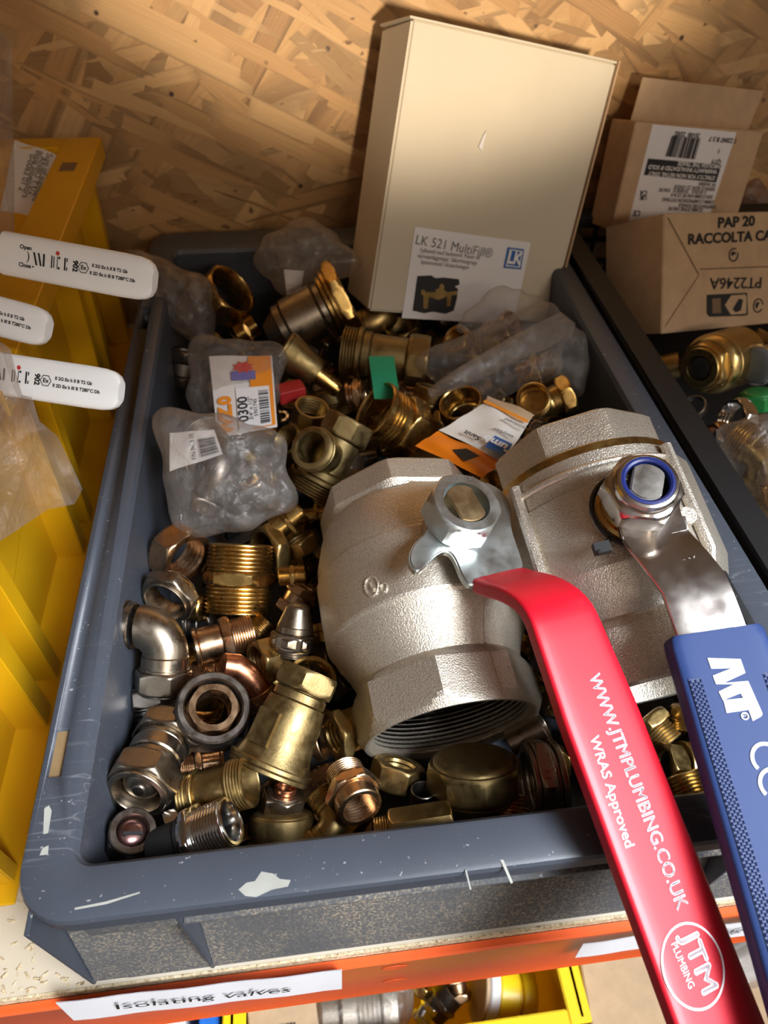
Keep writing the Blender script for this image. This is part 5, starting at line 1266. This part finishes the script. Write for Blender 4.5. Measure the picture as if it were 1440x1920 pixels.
# white lever handles with valves
def white_lever(label, L_px, R_px, dL, dR, half, seed, texts, start_u):
    A = dep(*L_px, dL); B = dep(*R_px, dR); d = (B-A).normalized()
    v_ = (CP-(A+B)/2).normalized(); wv = d.cross(v_).normalized(); n = wv.cross(d).normalized(); n = n if n.dot(v_) > 0 else -n
    root = thing('lever_ball_valve', label, 'valve', A+V((0, 0, -.05)))
    L_ = (B-A).length; ts = [0, .02, .5, .80, .90, .955, .985, 1.0]; ws = [half*.95, half, half, half, half*.97, half*.88, half*.72, half*.5]
    path_ = [A+d*(L_*t) for t in ts]
    m_ = MB(); m_.rings(grip_bar(path_, ws, wv, n, .0075, 32, 4.0)); o = link_mesh('lever_sleeve', m_, 'white_coat', root, sharp=50); o['label'] = 'white coated lever grip'
    m_ = MB(); m_.rings(grip_bar([A+d*.002, A-d*.004-n*.006, A-d*.010-n*.022, A-d*.04-n*.034, A-d*.105-n*.036], [half*.8]*5, wv, n, .004, 20, 6)); link_mesh('lever', m_, 'zinc', root)
    e_ = A-d*.095-n*.036
    Mv = mat_from(e_, d, wv, d.cross(wv)); m_ = MB(); m_.rings(lathe_rings(mat_from(e_, d, wv, n), [(-.03, .010, 'c', 9), (0, .009, 'c', 9), (.004, .0105, (6, 0), .0121), (.011, .0105, (6, 0), .0121), (.0115, .008, 'c', 9)], 48)); link_mesh('stem', m_, 'zinc', root)
    zx = wv; m_ = MB(); m_.rings(lathe_rings(mat_from(e_-n*.040, wv*.8, n*.8, d*.8), [(-.04, .022, (8, 0), .0235), (-.022, .022, (8, 0), .0235), (-.018, .024, 'c', 9), (0, .028, 'c', 9), (.018, .024, 'c', 9), (.022, .022, (8, 0), .0235), (.04, .022, (8, 0), .0235)], 48)); link_mesh('valve_body', m_, 'nickel_cast', root)
    up_ = n.cross(d)
    def at(u_, v2): return A+d*(L_*u_)+up_*(half*v2)+n*.00375
    for s_, u_, v2, sz, mt, bo_ in texts:
        if s_ == 'dot':
            m2 = MB(); c_ = at(u_, v2)+n*.0003; m2.add([c_+(d*cos(t)+up_*sin(t))*.0012 for t in [2*pi*i/14 for i in range(14)]], [tuple(range(14))]); link_mesh('red_dot', m2, 'ink_red', o, smooth=False, recalc=False)['label'] = 'small red dot'
        elif s_ == 'hex':
            m2 = MB(); c_ = at(u_, v2)+n*.0003; q = [c_+(d*cos(t)+up_*sin(t))*r2 for r2 in (.0034, .0029) for t in [2*pi*i/6 for i in range(6)]]
            m2.add(q, [(i, (i+1) % 6, 6+(i+1) % 6, 6+i) for i in range(6)]); link_mesh('approval_mark', m2, 'ink_black', o, smooth=False, recalc=False)
            lettering('lettering', 'Ex', .0034, at(u_, v2), d, up_, 'ink_black', o, .0001)
        elif s_ == 'stencil':
            m2 = MB()
            for u0, u1, va, vb, sl_ in ((0, .012, -.28, .28, .02), (.028, .040, -.28, .28, .018), (.046, .058, -.28, .28, 0), (.10, .108, -.28, .28, 0), (.115, .121, -.25, .25, 0), (.138, .143, -.28, .28, 0), (.146, .158, .18, .28, 0), (.146, .158, -.28, -.18, 0), (.185, .195, -.28, .28, 0), (.20, .207, -.28, -.12, 0), (.20, .207, .12, .28, 0)):
                m2.add([at(u_+u0, va)+n*.0003, at(u_+u1, va)+n*.0003, at(u_+u1-sl_, vb)+n*.0003, at(u_+u0-sl_, vb)+n*.0003], [(0, 1, 2, 3)])
            link_mesh('stencil_mark', m2, 'ink_black', o, smooth=False, recalc=False)
        elif s_ == 'v902':
            lettering('lettering', '902', sz, at(u_, v2), up_*-1, d, 'ink_black', o, bo_)
        else: lettering('lettering', s_, sz, at(u_, v2), d, up_, mt, o, bo_)
    return root
full = [('Open', .175, .42, .0032, 'ink_black', .0001), (')', .195, .05, .007, 'ink_black', 0), ('Close \u25b8', .185, -.38, .0032, 'ink_black', .0001), ('stencil', .245, 0, 0, 0, 0), ('dot', .385, .42, 0, 0, 0), ('v902', .502, 0, .0042, 'ink_black', .0002), ('hex', .556, 0, 0, 0, 0),
        ('II 2G Ex h II B T2 Gb', .725, .17, .0025, 'ink_black', .0001), ('II 2D Ex h III B T280\u00b0C Db', .745, -.17, .0025, 'ink_black', .0001)]
white_lever('uppermost and longest of the white lever handles above the yellow bin', (6, 474), (291, 527), .415, .408, .0124, 1, full, 0)
white_lever('white lever handle above the yellow bin, middle one with only its rounded tip showing', (-165, 550), (92, 618), .412, .405, .0112, 2, full, 0)
white_lever('lowest of the white lever handles, partly under the clear bag', (-72, 690), (228, 735), .400, .392, .0118, 3, full, 0)

# clear bags hanging on the left
def sheet_bag(label, pix, d0, seed, wob, mat, thick_off):
    cen = dep(sum(x for x, y in pix)/len(pix), sum(y for x, y in pix)/len(pix), d0)
    root = thing('plastic_bag', label, 'plastic bag', cen)
    for side in (0, 1):
        n = len(pix); out = [dep(x, y, d0+side*thick_off*(.3+.7*(i % 2))) for i, (x, y) in enumerate(pix)]
        c_ = sum(out, V())/n
        rows = 9; m_ = MB(); vs = []
        dense = []
        for i in range(n):
            for q in range(4): dense.append(out[i].lerp(out[(i+1) % n], q/4))
        N = len(dense)
        for r2 in range(rows+1):
            t = r2/rows
            for p in dense:
                q = p.lerp(c_, t); b_ = sin(t*pi/2)*(thick_off*.5)*(1 if side else -1)
                s1_ = q*60+V((seed, side*3, 0)); vd, _ = NZ.voronoi(s1_*.6)
                vs.append(q+CF*b_+CF*(NZ.noise(s1_)*wob+(min(vd[1]-vd[0], .4)-.2)*wob*1.2)*(.25+.75*min(1, t*4)))
        f_ = [(r2*N+i, r2*N+(i+1) % N, (r2+1)*N+(i+1) % N, (r2+1)*N+i) for r2 in range(rows) for i in range(N)]
        m_.add(vs, f_); link_mesh('bag_film', m_, mat, root, sharp=22, recalc=False)
    return root
sheet_bag('clear crinkled bag hanging over the lowest white lever at the left edge', [(-120, 640), (0, 640), (20, 655), (40, 740), (60, 745), (75, 790), (110, 820), (150, 905), (155, 918), (140, 945), (90, 955), (0, 1015), (-120, 1040)], .365, 3, .004, 'film_clear', .012)
sheet_bag('narrow clear plastic sleeve standing at the upper left edge', [(-90, 55), (0, 57), (22, 75), (24, 190), (27, 330), (26, 480), (-90, 470)], .44, 8, .003, 'film_clear', .008)

# ------------------------------------------------------------------ LOWER SHELF
lr = thing('storage_rack', 'lower rack shelf board beneath the orange beam', 'shelf', (.2, .3, -.66))
m = MB().box((-.6, -.01, -.66), (1.1, .64, -.642)); link_mesh('shelf_board', m, 'shelf_top', lr, smooth=False)
def low(px, py, z): return onz(px, py, z)
# yellow bin below
a = low(1090, 1880, -.43); b_ = low(430, 1930, -.43)
x1, x0 = a.x, b_.x; yf = -.013; yb2 = .20
lb = thing('storage_bin', 'bright yellow bin on the lower shelf holding small boxes and a jar', 'bin', ((x0+x1)/2, .05, -.64))
m = MB(); t_ = .004
m.box((x0, yf, -.64), (x1, yb2, -.636)); m.box((x0, yf, -.64), (x0+t_, yb2, -.43)); m.box((x1-t_, yf, -.64), (x1, yb2, -.43)); m.box((x0, yb2-t_, -.64), (x1, yb2, -.43)); m.box((x0, yf, -.64), (x1, yf+t_, -.432))
link_mesh('bin_shell', m, 'yellow_bright', lb, bevel=.0008)
m = MB(); m.box((x1-.014, yf-.004, -.434), (x1+.006, yb2, -.43)); m.box((x0-.006, yf-.004, -.434), (x0+.014, yb2, -.43)); m.box((x0+.0145, yf-.006, -.434), (x1-.0145, yf+.008, -.430)); link_mesh('bin_rim', m, 'yellow_bright', lb, bevel=.001)
def lathe_thing(name, label, cat, px, py, z, ang, tilt, Rpx, pf, mat):
    M, k = solve_frame(px, py, z, ang, tilt); ps = pf(Rpx*k); root = thing(name, label, cat)
    for nm_, mbb, mt in ps: link_mesh(nm_, mbb, mt or mat, root, local=True)
    root.location = M.translation; root.rotation_euler = M.to_euler(); return root
jar = lathe_thing('jar', 'yellow lidded plastic jar lying in the lower yellow bin', 'jar', 935, 1862, -.50, 172, 22, 56, lambda R: [('jar_lid', straight(MB(), [('c', .14, .95)], R, 0, M=T((0, 0, .72*R))), 'kraft'), ('white_band', straight(MB(), [('c', .35, 1.0)], R, 0, M=T((0, 0, .47*R))), 'label_paper'), ('jar_body', straight(MB(), [('c', .5, .90), ('c', .14, .80), ('c', .7, .97)], R, 0, M=T((0, 0, -.38*R))), 'yellow_bright')], 'yellow_bright')
def low_box(name, label, px, py, z, sx, sy, sz, mat, rz, cat='box'):
    p = low(px, py, z); r_ = thing(name, label, cat, p); m_ = MB().box((-sx/2, -sy/2, -sz), (sx/2, sy/2, 0), T(p) @ Matrix.Rotation(rz, 4, 'Z')); link_mesh('carton_body', m_, mat, r_, bevel=.001); return r_, p
r_, p = low_box('carton', 'small kraft box with a barcode in the lower yellow bin', 530, 1905, -.46, .062, .06, .12, 'kraft', .1)
fb = lambda u_, v_: p+V((-.012+.024*u_, -.022+.016*v_, .0006)); barcode(r_, fb, 0, 1, 0, 1, V((0, 0, .0002)), 'u', 18, 21)
lathe_thing('wrapped_fitting', 'pale fitting wrapped in clear plastic in the lower yellow bin', 'pipe fitting', 675, 1895, -.49, 5, 0, 62, lambda R: [('body', straight(MB(), [('c', .6, .7), ('c', .5, .95), ('t', .7, .8), ('c', .5, .95)], R, .6), 'nickel_cast_pale'), ('wrap', bag_mesh(V((0, 0, 0)), R*1.1, R*1.1, R*1.6, (V((1, 0, 0)), V((0, 1, 0)), V((0, 0, 1))), 4, .12), 'film_milky')], 'nickel_cast')
for i, (px, py, kd, mt, lb_t, rp, an) in enumerate(((790, 1855, k_nut, 'brass_gold', 'gold nut beside the jar in the lower yellow bin', 22, 60), (830, 1880, k_nipple, 'gunmetal', 'dark nipple left of the jar in the lower yellow bin', 26, 40), (855, 1850, k_socket, 'bronze', 'bronze socket behind the jar in the lower yellow bin', 24, 100), (800, 1900, k_socket, 'chrome', 'chrome socket near the front of the lower yellow bin', 20, 50))):
    ro = lathe_thing('pipe_fitting', lb_t, 'pipe fitting', px, py, -.50, an, 15, rp, kd, mt); ro['group'] = 'fittings in the lower bin'
low_box('storage_bin', 'blue bin edge on the lower shelf left of the yellow bin', 392, 1925, -.44, .018, .12, .18, 'blue_bin', 0, 'bin')
low_box('carton', 'open brown box on the lower shelf under the red lever', 1190, 1895, -.46, .085, .10, .16, 'kraft', -.1)
low_box('carton', 'tan cardboard box on the lower shelf at the right edge', 1420, 1880, -.47, .10, .12, .15, 'kraft', .15)
lathe_thing('wrapped_fitting', 'grey wrapped roll on the lower shelf under the blue lever', 'roll', 1400, 1795, -.42, 20, 0, 38, lambda R: [('roll', straight(MB(), [('c', 2.6, .95)], R, .4), 'label_paper'), ('wrap', bag_mesh(V((0, 0, 0)), R*1.1, R*1.1, R*1.6, (V((1, 0, 0)), V((0, 1, 0)), V((0, 0, 1))), 6, .12), 'film_milky')], 'label_paper')
low_box('carton', 'grey box far left on the lower shelf', 250, 1935, -.45, .09, .10, .14, 'label_paper', .05)
